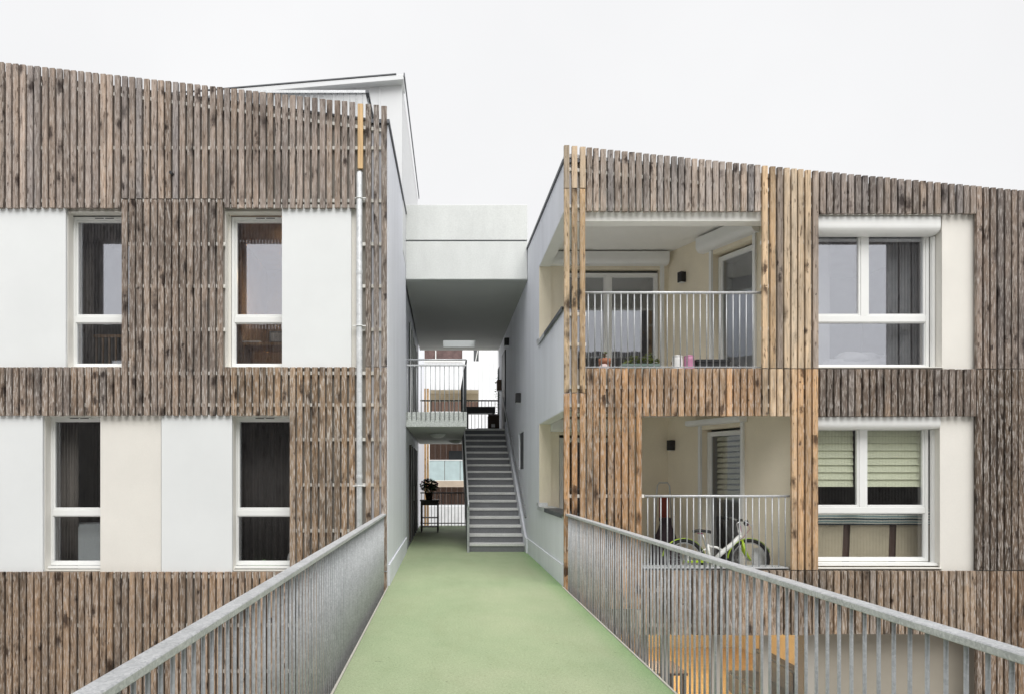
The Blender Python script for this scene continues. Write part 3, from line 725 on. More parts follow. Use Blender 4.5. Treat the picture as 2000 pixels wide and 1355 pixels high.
# lamps and boxes in the passage
LAMP = plain('opal_lamp_glass', (.62,.63,.62), .3)
def ceiling_lamp(x, y, z, lab):
    t = thing('ceiling_lamp', (x, y, z-.10), lab, 'lamp', 'round passage ceiling lamps')
    MB().lathe([(.0,-.095),(.07,-.09),(.13,-.07),(.165,-.035),(.17,-.02)], (x, y, z), 24).build('diffuser', LAMP, t)
    MB().lathe([(.17,-.022),(.185,-.02),(.185,0),(.0,0)], (x, y, z), 24).build('base_ring', GALV, t)
ceiling_lamp(-.18, 15.4, 2.468, 'round opal ceiling lamp under the landing, nearer one'); ceiling_lamp(.28, 18.3, 2.468, 'round opal ceiling lamp under the landing, farther one')
def wall_box(name, x0, x1, y0, y1, z0, z1, mat, lab, cat, group=None, bev=.006):
    t = thing(name, ((x0+x1)/2, (y0+y1)/2, z0), lab, cat, group)
    B(x0, x1, y0, y1, z0, z1).build('housing', mat, t, bevel=bev)
    B(x0+.012, x1-.012, y0+.012, y1-.012, z0-.008, z0-.0005).build('lens', LAMP, t)
    B(x0+.012, x1-.012, y0+.012, y1-.012, z1+.0005, z1+.006).build('cap', mat, t)
wall_box('wall_lamp', PR-.115, PR+.001, 14.2, 14.32, 3.06, 3.26, BLACK, 'black box wall lamp on the grey wall beside the stairs', 'lamp', 'black box wall lamps')
wall_box('wall_lamp', PR-.115, PR+.001, 16.9, 17.02, 4.80, 4.98, BLACK, 'black box wall lamp high on the grey wall under the passage roof', 'lamp', 'black box wall lamps')
wall_box('post_box', PR-.13, PR+.001, 19.1, 19.3, 3.95, 4.25, BROWN, 'small dark brown box on the right wall of the upper corridor', 'box')
d = B(PR-.03, PR+.003, 17.75, 18.7, FH+.003, 4.85).build('door', DGREY, RB); MB().tube([(PR-.05, 17.85, FH+1.0),(PR-.05, 17.97, FH+1.0)], .012, 8).build('handle', GALV, d)
# black lamps on the loggia walls
def loggia_lamp(s, z, lab):
    t = thing('wall_lamp', tuple((MO @ Vector((s, -.05, z)))), lab, 'lamp', 'black box wall lamps')
    B(s-.05, s+.05, -.10, .001, z, z+.17).xf(MO).build('housing', BLACK, t, bevel=.006)
    B(s-.04, s+.04, -.09, -.01, z-.006, z-.0005).xf(MO).build('lens', LAMP, t)
loggia_lamp(.37, 4.70, 'black box lamp on the cream wall of the upper loggia'); loggia_lamp(.12, 1.93, 'black box lamp on the cream wall of the lower loggia')

# ------------------------------------------------------------------ walkway railings
def walkway_rail(x0, x1, xb, lab):
    t = thing('walkway_railing', (xb, 4, -.2), lab, 'railing', 'walkway railings')
    B(x0, x1, -1.95, 9.03, .955, .984).build('handrail', GALV, t, bevel=.004)
    B(xb-.025, xb+.025, -1.95, 9.03, -.20, -.19).build('bottom_rail', GALV, t)
    f = None; y = -1.9; i = 0
    while y < 9.0:
        p = (xb, y, -.19)
        if f is None: f = MB().tube([p, (xb, y, .955)], 0.0072, 10).build('baluster', GALVB, t)
        else: clone(f, t, p)
        y += .0855; i += 1
    for y in (-1.2, .8, 2.8, 4.8, 6.8, 8.8):
        s = -1 if xb < 0 else 1
        B(xb-s*.024, (EL-.02 if s < 0 else ER+.02), y-.03, y+.03, -.185, -.10).build('bracket', GALVB, t)
walkway_rail(-.864, -.797, -.83, 'galvanised walkway railing running along the left edge of the green walkway')
walkway_rail(1.618, 1.684, 1.651, 'galvanised walkway railing running along the right edge of the green walkway')

# ================================================================== small things
exec_order = None
GREENP = plain('lime_green_paint', (.36,.52,.03), .35, spec=.5)
WPAINT = plain('white_bike_paint', (.78,.78,.75), .3)
RUB = plain('tyre_rubber', (.02,.02,.02), .85)
CHROME = plain('brushed_aluminium', (.55,.55,.55), .35, .8)
PINK = plain('magenta_plastic', (.5,.08,.25), .4)
def bicycle():
    y = 9.37; r = .295; xf_, xr = X(1463, y), X(1338, y)-.02; z = .022+r
    t = thing('bicycle', ((xf_+xr)/2, y, .022), 'white and lime green small-wheeled bicycle parked in the lower loggia', 'bicycle')
    P = lambda px, py: (X(px, y), y, Z(py, y))
    for x, nm in ((xf_, 'front'), (xr, 'rear')):
        ring = lambda R: [(x+R*math.cos(a*math.pi/20), y, z+R*math.sin(a*math.pi/20)) for a in range(40)]
        w = MB().tube(ring(r-.024), .024, 8, closed=True).build('wheel', RUB, t)
        MB().tube(ring(r-.056), .008, 6, closed=True).build('rim', CHROME, w)
        s = MB()
        for k in range(20):
            a = k*math.pi/10; o = .5 if k % 2 else -.5
            s.tube([(x+.022*math.cos(a+o), y+(.03 if k % 2 else -.03), z+.022*math.sin(a+o)), (x+(r-.055)*math.cos(a), y, z+(r-.055)*math.sin(a))], .0013, 4, cap=False)
        s.tube([(x, y-.045, z), (x, y+.045, z)], .018, 10).build('spokes', CHROME, w)
        a0, a1 = (20, 175) if nm == 'front' else (5, 170)
        arc = [math.radians(a0+(a1-a0)*k/14) for k in range(15)]
        mg = MB(); R = r+.012; vs = []; fs = []
        for a in arc:
            for dy, dr in ((-.028,-.004),(-.012,.0),(.012,.0),(.028,-.004)): vs.append((x+(R+dr)*math.cos(a), y+dy, z+(R+dr)*math.sin(a)))
            for dy, dr in ((.026,-.007),(.012,-.003),(-.012,-.003),(-.026,-.007)): vs.append((x+(R+dr)*math.cos(a), y+dy, z+(R+dr)*math.sin(a)))
        for k in range(14):
            for q in range(8): fs.append((k*8+q, k*8+(q+1)%8, k*8+8+(q+1)%8, k*8+8+q))
        mg.add(vs, fs, True).build('mudguard', GREENP, t)
    BB = (X(1388, y), y, .022+.25); seat_t = P(1382, 1062); head_b = P(1449, 1049); head_t = P(1443, 1040)
    MB().tube([P(1398, 1090), P(1410, 1078), P(1430, 1062), P(1446, 1045)], [.03,.034,.033,.028], 10).tube([BB, P(1398, 1090)], .028, 10).build('main_tube', WPAINT, t)
    MB().tube([BB, seat_t], .017, 10).tube([P(1383, 1066), P(1400, 1068), P(1411, 1074)], .016, 8).build('seat_tube', WPAINT, t)
    MB().tube([(xr, y-.05, z), (xr+.12, y-.045, z-.015), BB], .010, 8).tube([(xr, y+.05, z), (xr+.12, y+.045, z-.015), BB], .010, 8).tube([(xr, y-.05, z), P(1381, 1070)], .009, 8).tube([(xr, y+.05, z), P(1381, 1070)], .009, 8).build('rear_stays', WPAINT, t)
    MB().tube([P(1443, 1034), P(1449, 1054)], .021, 10).build('head_tube', WPAINT, t)
    MB().tube([P(1449, 1054), (xf_-.07, y-.04, z+.12), (xf_, y-.05, z)], [.022,.020,.012], 8).tube([P(1449, 1054), (xf_-.07, y+.04, z+.12), (xf_, y+.05, z)], [.018,.016,.010], 8).build('fork', GREENP, t)
    MB().tube([P(1379, 1067), P(1372, 1041)], .012, 8).build('seat_post', CHROME, t)
    sd = MB(); c = P(1371, 1037)
    prof = [(-.115,.062,.0),(-.09,.075,.008),(-.03,.06,.010),(.04,.03,.004),(.10,.020,-.002),(.125,.012,-.010)]
    vs = []; fs = []
    for dx, hw, dz in prof:
        for k in range(8):
            a = k*math.pi/4; vs.append((c[0]+dx, c[1]+hw*math.cos(a), c[2]+dz+.022*math.sin(a)))
    for i in range(5):
        for k in range(8): fs.append((i*8+k, i*8+(k+1)%8, i*8+8+(k+1)%8, i*8+8+k))
    sd.add(vs, fs+[tuple(range(7,-1,-1)), tuple(range(40,48))], True).build('saddle', BLACK, t)
    MB().box(c[0]-.06, c[0]-.0, y-.02, y+.02, c[2]-.032, c[2]-.02).build('saddle_trim', PINK, t)
    MB().tube([P(1443, 1038), P(1439, 1022), P(1446, 1016)], .013, 8).build('stem', CHROME, t)
    h = P(1446, 1016)
    MB().tube([(h[0]-.06, y-.17, h[2]+.02), (h[0]-.03, y-.12, h[2]+.025), (h[0], y-.06, h[2]), (h[0], y+.06, h[2]), (h[0]-.03, y+.18, h[2]+.025), (h[0]-.06, y+.27, h[2]+.02)], .011, 8).build('handlebar', CHROME, t)
    for s in (-1, 1):
        MB().tube([(h[0]-.055, y+s*(.16 if s < 0 else .255), h[2]+.021), (h[0]-.12, y+s*(.20 if s < 0 else .33), h[2]+.012)], .017, 8).build('grip', BLACK, t)
        MB().tube([(h[0]-.03, y+s*.13, h[2]+.01), (h[0]+.04, y+s*.15, h[2]-.02), (h[0]+.08, y+s*.18, h[2]-.06)], .006, 6).build('brake_lever', CHROME, t)
        MB().tube([(h[0]+.03, y+s*.14, h[2]-.01), (h[0]+.07, y+s*.15, h[2]-.1), (h[0]+.03, y+s*.03, h[2]-.23), (h[0]-.02, y, h[2]-.28)], .003, 5).build('brake_cable', PINK, t)
    MB().ell((h[0]+.06, y-.05, h[2]-.03), (.035,.04,.045)).build('head_lamp', BLACK, t)
    MB().tube([(BB[0]+.07*math.cos(a*math.pi/10), y-.045, BB[2]+.07*math.sin(a*math.pi/10)) for a in range(20)], .006, 6, closed=True).build('chainring', CHROME, t)
    MB().box(xr-.02, BB[0]+.08, y-.062, y-.054, BB[2]+.012, BB[2]+.045).build('chain_guard', GREENP, t, bevel=.003)
    MB().tube([BB, (BB[0], y-.08, BB[2]), (BB[0]+.10, y-.085, BB[2]-.10)], .009, 6).tube([BB, (BB[0], y+.08, BB[2]), (BB[0]-.10, y+.085, BB[2]+.10)], .009, 6).build('crank', CHROME, t)
    for s in (-1, 1):
        B(BB[0]-s*.10-.045, BB[0]-s*.10+.045, y+s*.09, y+s*.17, BB[2]+s*.10-.01, BB[2]+s*.10+.01).build('pedal', BLACK, t)
    MB().tube([(BB[0]-.08, y-.04, BB[2]-.03), (BB[0]-.16, y-.13, .03)], .008, 6).build('kickstand', CHROME, t)
bicycle()
def trolley():
    x, y, z = X(1300, 11.0), 11.0, .022
    t = thing('shopping_trolley', (x, y, z), 'dark shopping trolley bag on a chrome frame in the lower loggia corner', 'trolley')
    MB().tube([(x-.20,y,z+.05),(x-.125,y+.09,z+1.08),(x-.10,y+.11,z+1.31),(x-.07,y+.115,z+1.36),(x+.07,y+.115,z+1.36),(x+.10,y+.11,z+1.31),(x+.11,y+.09,z+1.08),(x+.14,y,z+.05)], .013, 8).build('frame', CHROME, t)
    bag = MB()
    prof = [(.0,.30,.17),(.10,.31,.19),(.28,.28,.19),(.42,.21,.16),(.55,.14,.12),(.66,.10,.09),(.75,.11,.09)]
    vs = []; fs = []; n = 12
    for dz, a, b_ in prof:
        for k in range(n):
            th = 2*math.pi*k/n; q = 1+random.uniform(-.07,.07)
            cx = abs(math.cos(th))**.6*(1 if math.cos(th) > 0 else -1); cy = abs(math.sin(th))**.6*(1 if math.sin(th) > 0 else -1)
            vs.append((x-.03+a*.8*cx*q, y-.08+b_*cy*q, z+.04+dz))
    for i in range(len(prof)-1):
        for k in range(n): fs.append((i*n+k, i*n+(k+1)%n, (i+1)*n+(k+1)%n, (i+1)*n+k))
    bag.add(vs, fs+[tuple(range(n-1,-1,-1)), tuple(range((len(prof)-1)*n, len(prof)*n))], False).build('bag', plain('dark_plum_cloth', (.035,.022,.028), .9), t)
    B(x-.085, x+.07, y+.03, y+.085, z+.72, z+1.12).build('back_plate', plain('rust_red_cloth', (.22,.04,.025), .8), t, bevel=.01)
    for s in (-.2, .15): MB().tube([(x+s-.012,y+.06,z+.08),(x+s+.012,y+.06,z+.08)], .08, 16).build('wheel', BLACK, t)
trolley()
t = thing('board', (X(1513, 10.0), 9.8, .022), 'white panel boards leaning against the wall behind the bicycle', 'board')
for k, (dx, mt) in enumerate(((0, WHITE), (.018, BROWN), (.034, WHITE))):
    MB().prism_y([(X(1470,9.5),.022),(X(1499,9.5)+dx,.022),(X(1499,9.5)+dx,.47),(X(1470,9.5),.47)], 9.46+k*.022, 9.478+k*.022).build('sheet', mt, t)
# leaves
def leafmat(name, c): return plain(name, c, .6, var=.5, vscale=20)
LEAF = leafmat('leaf_green', (.05,.10,.025)); LEAFY = leafmat('leaf_yellow_green', (.14,.17,.035)); LEAFD = leafmat('leaf_dark', (.045,.085,.03))
def leaves(c, r, n, size, flat=.6):
    mb = MB()
    for i in range(n):
        while True:
            p = Vector((random.uniform(-1,1), random.uniform(-1,1), random.uniform(-1,1)))
            if p.length < 1: break
        p = Vector((c[0]+p.x*r[0], c[1]+p.y*r[1], c[2]+p.z*r[2]))
        M = Matrix.Rotation(random.uniform(0, 6.28), 3, 'Z') @ Matrix.Rotation(random.uniform(-flat*1.6, flat*1.6), 3, 'X')
        s = size*random.uniform(.6, 1.3)
        q = [M @ Vector(v)*s+p for v in ((-.5,0,0),(0,-.28,.05),(.5,0,-.08),(0,.28,.05))]
        mb.add(q, [(0,1,2),(0,2,3)])
    return mb
TERRA = plain('terracotta', (.36,.15,.085), .85)
SOIL = plain('soil', (.03,.022,.016), .95)
zl = 2.952
def potted(name, x, y, z, r, h, mat, lab, cr, n, ls, leaf, cat='plant'):
    t = thing(name, (x, y, z), lab, cat)
    MB().lathe([(0,0),(r*.72,0),(r*.95,h*.8),(r,h*.8),(r,h),(r*.88,h),(r*.85,h*.9),(0,h*.9)], (x, y, z), 18).build('pot', mat, t)
    st = MB()
    for k in range(5):
        a = k*1.26; st.tube([(x, y, z+h*.85), (x+.5*cr[0]*math.cos(a), y+.5*cr[1]*math.sin(a), z+h+cr[2]*1.1)], .005, 5)
    st.build('stem', BROWN, t)
    leaves((x, y, z+h+cr[2]*.9), cr, n, ls).build('foliage', leaf, t)
    return t
potted('flower_pot', X(1181,9.3), 9.3, 2.79, .085, .33, TERRA, 'small terracotta flower pot with a dry plant on the upper loggia ledge', (.03,.03,.07), 18, .04, LEAFY)
def planter(x0, x1, y, z, h, mat, lab, lf, leaf):
    t = thing('planter_box', ((x0+x1)/2, y, z), lab, 'planter')
    d = .07
    MB().prism_y([(x0+.03,z),(x1-.03,z),(x1,z+h),(x0,z+h)], y-d, y+d).build('trough', mat, t, bevel=.008)
    MB().box(x0-.012, x1+.012, y-d-.012, y-d, z+h-.03, z+h+.004).box(x0-.012, x1+.012, y+d, y+d+.012, z+h-.03, z+h+.004).box(x0-.012, x0, y-d, y+d, z+h-.03, z+h+.004).box(x1, x1+.012, y-d, y+d, z+h-.03, z+h+.004).build('rim', mat, t)
    for cx, cz, rx, rz, n in lf: leaves((cx, y, z+h+cz), (rx, .09, rz), n, .055).build('foliage', leaf, t)
    return t
planter(X(1213,9.35), X(1285,9.35), 9.35, 2.79, .255, plain('grey_green_trough', (.14,.19,.17), .6), 'grey green trough of leafy herbs behind the upper loggia railing', [(X(1235,9.35),.06,.12,.07,90), (X(1266,9.35),.08,.1,.09,90), (X(1283,9.35),.03,.05,.06,40)], LEAFY)
planter(X(1358,9.35), X(1422,9.35), 9.35, 2.79, .315, BLACK, 'empty black trough at the right end of the upper loggia', [], LEAF)
MB().ell((X(1180,9.22), 9.22, 2.99), (.075,.05,.045), noise=.12).build('crumpled_bag', plain('white_pink_plastic', (.62,.5,.48), .5)).update_tag()
tag(bpy.data.objects['crumpled_bag'], 'crumpled pale plastic bag below the terracotta pot', 'bag')
def jug(x, y, z, mat, lab):
    t = thing('plastic_sack', (x, y, z), lab, 'bag', 'plastic sacks on the upper loggia')
    prof = [(.0,0),(.066,0),(.072,.08),(.07,.18),(.074,.26),(.066,.30)]
    mb = MB().lathe([(r*random.uniform(.95,1.05), h*1.22) for r, h in prof]+[(.03,.385),(0,.388)], (x, y, z), 14)
    mb.build('sack', mat, t); MB().lathe([(.068,0),(.072,.012),(.068,.024)], (x, y, z+.35), 14).build('rolled_rim', mat, t)
jug(X(1323,9.33), 9.33, 2.79, plain('white_plastic', (.74,.73,.71), .4), 'white plastic sack standing on the upper loggia floor')
jug(X(1346,9.33), 9.33, 2.79, plain('pink_plastic', (.52,.22,.35), .4), 'pink and white plastic sack beside the black trough')
# brass tap on the angled wall
t = thing('tap', tuple(MO @ Vector((.22, -.06, 3.4))), 'small brass garden tap on the cream upper loggia wall', 'tap')
BRASS = plain('old_brass', (.25,.17,.08), .4, .8)
MB().tube([(.22,.002,3.42),(.22,-.08,3.42),(.22,-.12,3.40),(.22,-.125,3.36)], .013, 8).xf(MO).build('spout', BRASS, t)
MB().tube([(.22,-.06,3.42),(.22,-.06,3.47)], .008, 6).tube([(.18,-.06,3.475),(.26,-.06,3.475)], .008, 6).xf(MO).build('tap_handle', BRASS, t)
# plant stand in the passage
def plant_table():
    y = 17.9; x0, x1 = X(822, y), X(857, y); zt_ = Z(975, y)
    t = thing('side_table', ((x0+x1)/2, y, 0.0), 'dark wooden plant table with low shelves in the ground passage', 'table')
    DW = plain('dark_table_wood', (.035,.025,.02), .5)
    B(x0-.02, x1+.02, y-.2, y+.2, zt_-.035, zt_).build('top', DW, t, bevel=.005)
    B(x0, x1, y-.18, y+.18, zt_-.14, zt_-.036).build('apron', DW, t)
    for xx in (x0, x1-.045):
        for yy in (y-.18, y+.135): B(xx, xx+.045, yy, yy+.045, .03, zt_-.141).build('leg', DW, t)
    for z in (.14, .38): B(x0+.046, x1-.046, y-.16, y+.16, z, z+.02).build('shelf', DW, t)
    for xx in (x0+.02, x1-.02): MB().tube([(xx-.012, y-.16, .022), (xx+.012, y-.16, .022)], .022, 10).build('caster', BLACK, t)
    return x0, x1, y, zt_
x0, x1, y, zt_ = plant_table()
potted('potted_plant', X(838,y), y, zt_, .11, .19, plain('dark_pot', (.05,.025,.018), .7), 'leafy dark green potted plant with red blooms on the passage table', (.25,.22,.20), 520, .085, LEAFD)
pp = bpy.data.objects['potted_plant']; mb = MB()
for k in range(9): mb.ell((X(838,y)+random.uniform(-.24,.24), y-random.uniform(.05,.22), zt_+.30+random.uniform(0,.24)), (.022,.022,.02), 6, 4)
mb.build('flower_heads', PINK, pp)
# things on the upper corridor
yb = 18.4
t = thing('cardboard_box', (X(964,yb), yb, FH), 'brown cardboard box at the top of the stairs', 'box')
B(X(953,yb), X(974,yb), yb-.15, yb+.15, FH, FH+.40).build('carton', plain('dark_cardboard', (.06,.04,.03), .9), t, bevel=.004)
B(X(959,yb), X(966,yb), yb-.154, yb-.1505, FH+.08, FH+.17).build('sticker', WHITE, t)
MB().prism_x([(yb-.15,FH+.402),(yb+.15,FH+.402),(yb+.2,FH+.47),(yb+.19,FH+.475)], X(954,yb), X(973,yb)).build('flap', bpy.data.materials['dark_cardboard'], t)
yt = 19.0
t = thing('bench_table', (X(938,yt), yt, FH), 'dark low table standing in the upper corridor', 'table')
B(X(911,yt), X(966,yt), yt-.22, yt+.22, FH+.52, FH+.70).build('top', BLACK, t, bevel=.005)
for xx in (X(913,yt), X(963,yt)):
    for yy in (yt-.18, yt+.16): B(xx-.02, xx+.02, yy, yy+.04, FH, FH+.52).build('leg', BLACK, t)
t = thing('trellis', (PR-.06, 19.5, FH), 'metal trellis with a climbing plant on the right wall of the upper corridor', 'trellis')
mb = MB()
for k in range(5): mb.tube([(PR-.06,19.2+k*.12,FH),(PR-.06,19.2+k*.12,FH+1.9)], .006, 5)
for k in range(9): mb.tube([(PR-.06,19.15,FH+.1+k*.22),(PR-.06,19.75,FH+.1+k*.22)], .006, 5)
mb.build('lattice', DGREY, t); leaves((PR-.10,19.45,FH+.95), (.07,.28,.95), 120, .06).build('foliage', LEAFD, t)
B(X(930,18.0), X(972,18.0), 17.75, 18.2, FH, FH+.02).build('door_mat', plain('dark_mat', (.03,.03,.03), .95), None)
tag(bpy.data.objects['door_mat'], 'dark door mat on the floor at the top of the stairs', 'mat')

# ------------------------------------------------------------------ indoors, seen through the glass
BLIND = plain('pale_green_blind', (.74,.75,.57), .9, var=.04)
def pleated(x0, x1, z0, z1, y, lab):
    t = thing('pleated_blind', ((x0+x1)/2, y, z0), lab, 'blind', 'pleated blinds')
    n = max(3, round((z1-z0)/.105)); h = (z1-z0)/n
    for i in range(n):
        a = z0+i*h
        MB().prism_x([(y,a+.002),(y+.03,a+.002),(y+.03,a+h-.001),(y+.022,a+h-.001)], x0, x1).build('fold', BLIND, t)
pleated(5.03, 5.70, 1.34, 2.15, 9.335, 'pale green pleated blind in the left half of the lower wide window')
pleated(5.86, 6.66, 1.34, 2.15, 9.335, 'pale green pleated blind in the right half of the lower wide window')
t = thing('sofa', (5.9, 9.75, .1), 'brown framed sofa with cream panels behind the lower wide window', 'sofa')
SOFAB = plain('brown_leather', (.10,.055,.04), .5); CREAM = plain('cream_cloth', (.60,.52,.38), .9)
MB().prism_x([(9.50,.15),(10.2,.15),(10.2,.5),(9.9,.86),(9.60,.86)], 4.98, 7.1).build('body', SOFAB, t, bevel=.02)
for k in range(3):
    a = 5.10+k*.66
    MB().add([(a-.04,9.478,.17),(a+.52,9.478,.17),(a+.60,9.57,.79),(a+.04,9.57,.79)], [(0,1,2,3)]).build('back_panel', CREAM, t)
def stripe_mat():
    m, n, b = newmat('striped_cloth'); c = coords(n, rnd=False)
    wv = N(n, 'ShaderNodeTexWave', bands_direction='Z'); wv.inputs['Scale'].default_value = 4.0; wv.inputs['Distortion'].default_value = 1.2; wv.inputs['Detail Scale'].default_value = .5
    n.links.new(c, wv.inputs['Vector'])
    r = ramp(n, wv.outputs['Fac'], [(.2,(.06,.09,.11)), (.32,(.74,.72,.64)), (.72,(.74,.72,.64)), (.85,(.25,.36,.36))])
    n.links.new(r.outputs[0], b.inputs['Base Color']); b.inputs['Roughness'].default_value = .9; return m
mb = MB(); n = 20; vs = []; fs = []
for i in range(n+1):
    x = 5.25+1.8*i/n; w = .012*math.sin(i*1.7)
    for yy, zz in ((9.54,.80),(9.52,.90+w),(9.56,.98+w),(9.75,1.0+w),(9.9,.9)): vs.append((x, yy+w*.3, zz))
for i in range(n):
    for k in range(4): fs.append((i*5+k, i*5+5+k, i*5+6+k, i*5+k+1))
mb.add(vs, fs, True).build('striped_throw', stripe_mat()); tag(bpy.data.objects['striped_throw'], 'striped throw folded over the sofa back', 'throw')
o = MB().ell((5.12, 9.66, .93), (.15,.13,.09), noise=.08).ell((5.02,9.62,.80), (.06,.06,.14), noise=.1).build('cushion', plain('grey_linen', (.5,.48,.44), .9)); tag(o, 'crumpled pale cushion on the left end of the sofa', 'cushion')
# upper right bedroom
t = thing('bed', (5.9, 10.2, 2.86), 'bed with rumpled white bedding behind the upper wide window', 'bed')
B(5.0, 7.3, 9.7, 11.6, 2.87, 3.2).build('mattress', plain('bedding', (.66,.65,.66), .9), t, bevel=.05, seg=2)
mb = MB()
for k in range(9): mb.ell((5.2+random.random()*1.6, 9.85+random.random()*.6, 3.22), (.22,.2,.10), noise=.15)
mb.build('duvet', bpy.data.materials['bedding'], t)
for k in range(3): B(6.25+k*.18, 6.40+k*.18, 9.45, 9.47, 2.9, 5.0).build('drape', plain('sheer_%d' % k, (.45,.45,.46), .9), thing('curtain', (6.32+k*.18, 9.46, 2.9), 'pale sheer curtain strip, number %s from the left, in the upper wide window' % ('one','two','three')[k], 'curtain'))
# left rooms
def curtain(x0, x1, y, z0, z1, mat, lab):
    n = 24; vs = []; fs = []
    for i in range(n+1):
        x = x0+(x1-x0)*i/n; d = .025*math.sin(i*1.9)
        vs += [(x, y+d, z0), (x, y+d, z1), (x, y+d+.006, z1), (x, y+d+.006, z0)]
    for i in range(n):
        for k in range(4): fs.append((i*4+k, i*4+(k+1)%4, i*4+4+(k+1)%4, i*4+4+k))
    return tag(MB().add(vs, fs, True).build('curtain', mat), lab, 'curtain')
CURT = plain('grey_brown_curtain', (.16,.14,.125), .95)
curtain(-5.28, -5.02, 9.50, 2.80, 5.1, CURT, 'dark grey curtain at the left of the upper left window')
curtain(-3.1, -2.90, 9.50, 2.80, 5.1, plain('tan_curtain', (.28,.17,.11), .95), 'tan brown curtain at the left of the upper window beside the white panel')
curtain(-2.95, -2.2, 9.62, .05, 2.35, plain('charcoal_curtain', (.055,.048,.045), .95), 'charcoal curtain drawn across the lower window beside the slats')
curtain(-5.5, -5.22, 9.48, .05, 2.35, CURT, 'dark grey curtain at the left of the lower left window')
t = thing('crib', (-4.9, 9.75, 2.79), 'wooden barred cot behind the upper left window', 'cot')
PW = plain('pine_furniture', (.34,.20,.10), .6, var=.2)
B(-5.3, -4.2, 9.7, 9.74, 3.50, 3.54).build('top_rail', PW, t); B(-5.3, -4.2, 9.7, 9.74, 2.84, 2.88).build('bottom_rail', PW, t)
for k in range(12): B(-5.28+k*.095, -5.255+k*.095, 9.71, 9.73, 2.79, 3.5).build('bar', PW, t)
t = thing('desk', (-2.5, 9.8, 2.79), 'wooden desk behind the upper window beside the white panel', 'desk')
B(-3.0, -1.7, 9.55, 10.1, 3.36, 3.40).build('top', PW, t)
for x in (-2.95, -1.80): B(x, x+.05, 9.6, 10.05, 2.79, 3.36).build('leg', PW, t)
o = B(-2.55, -2.1, 9.65, 9.9, 3.401, 3.58).build('radio', DGREY, None, bevel=.01); tag(o, 'grey radio standing on the desk', 'radio')
MB().box(-2.52,-2.13,9.643,9.649,3.43,3.55).build('grille', CHROME, o)
o = B(-2.92, -2.66, 9.6, 9.8, 3.401, 3.43).build('paper_stack', WHITE); tag(o, 'small stack of white paper on the desk', 'paper')
lp = thing('globe_lamp', (-2.35, 10.3, 4.55), 'small warm globe lamp lit in the upper room beside the white panel', 'lamp')
MB().tube([(-2.35,10.3,5.18),(-2.35,10.3,4.68)], .005, 6).build('cord', BLACK, lp)
MB().lathe([(.05,.12),(.12,.03),(.13,0),(.11,.0),(.04,.11)], (-2.35,10.3,4.56), 18).build('shade', PVC, lp)
pl = bpy.data.lights.new('globe_bulb', 'POINT'); pl.energy = 8; pl.color = (1,.72,.42); pl.shadow_soft_size = .05
po = bpy.data.objects.new('globe_bulb', pl); COL.objects.link(po); place(po, (-2.35,10.3,4.55), lp)
t = thing('bath_tub', (-5.1, 9.7, .06), 'white bath tub behind the lower left window', 'bath tub')
B(-5.55, -4.4, 9.5, 10.1, .06, .80).build('tub', plain('enamel', (.5,.52,.53), .3), t, bevel=.03, seg=2)
B(-5.35, -5.30, 9.495, 9.499, .62, .66).build('label_plate', DGREY, t)
o = MB().ell((-2.12, 9.62, .30), (.16,.14,.16)).build('white_ball', plain('ball_vinyl', (.7,.68,.66), .5)); tag(o, 'white ball at the right of the lower window beside the slats', 'ball')
o = MB().ell((-2.62, 9.7, .20), (.28,.15,.09), noise=.06).build('green_cushion', plain('green_cloth', (.22,.42,.14), .9)); tag(o, 'green cushion lying behind the lower window beside the slats', 'cushion')
# ground-floor playroom
t = thing('work_table', (X(1290,13), 13, GZ), 'wooden table in the ground-floor room below the walkway railing', 'table')
ya = 12.2; xa_, xb_ = X(1225,ya), X(1328,ya)
B(xa_, xb_, ya-.4, ya+.4, GZ+.72, GZ+.76).build('top', BROWN, t)
for xx in (xa_+.03, xb_-.08):
    for yy in (ya-.38, ya+.32): B(xx, xx+.05, yy, yy+.05, GZ+.013, GZ+.72).build('leg', DGREY, t)
t = thing('low_sofa', (5.9, 12.4, GZ), 'dark low sofa at the right of the ground-floor room', 'sofa')
MB().box(5.55, 6.3, 11.6, 13.2, GZ+.013, GZ+.42).build('seat', DGREY, t, bevel=.04, seg=2)
MB().box(6.05, 6.3, 11.6, 13.2, GZ+.421, GZ+.85).build('backrest', DGREY, t, bevel=.04, seg=2)
o = potted('potted_plant', X(1555,10.4)-.72, 10.4, GZ+.013, .16, .28, plain('pale_pot', (.45,.42,.36), .8), 'potted plant by the ground-floor window post', (.16,.16,.18), 90, .07, LEAF)
lp = thing('added_room_lamp', (3.9, 13.6, -.66), 'added warm lamp hanging in the ground-floor room', 'lamp')  # lamp added to warm and brighten this room, itself out of sight
MB().tube([(3.9,13.6,-.35),(3.9,13.6,-.46)], .006, 6).build('cord', BLACK, lp)
MB().lathe([(.03,.22),(.16,.02),(.17,0),(.15,.0),(.02,.2)], (3.9,13.6,-.66), 20).build('shade', PVC, lp)
pl = bpy.data.lights.new('added_room_light', 'POINT'); pl.energy = 120; pl.color = (1,.84,.60); pl.shadow_soft_size = .12
po = bpy.data.objects.new('added_room_light', pl); COL.objects.link(po); place(po, (3.9,13.6,-.78), lp)
MB().ell((3.9,13.6,-.59), (.05,.05,.07)).build('bulb', LAMP, lp)

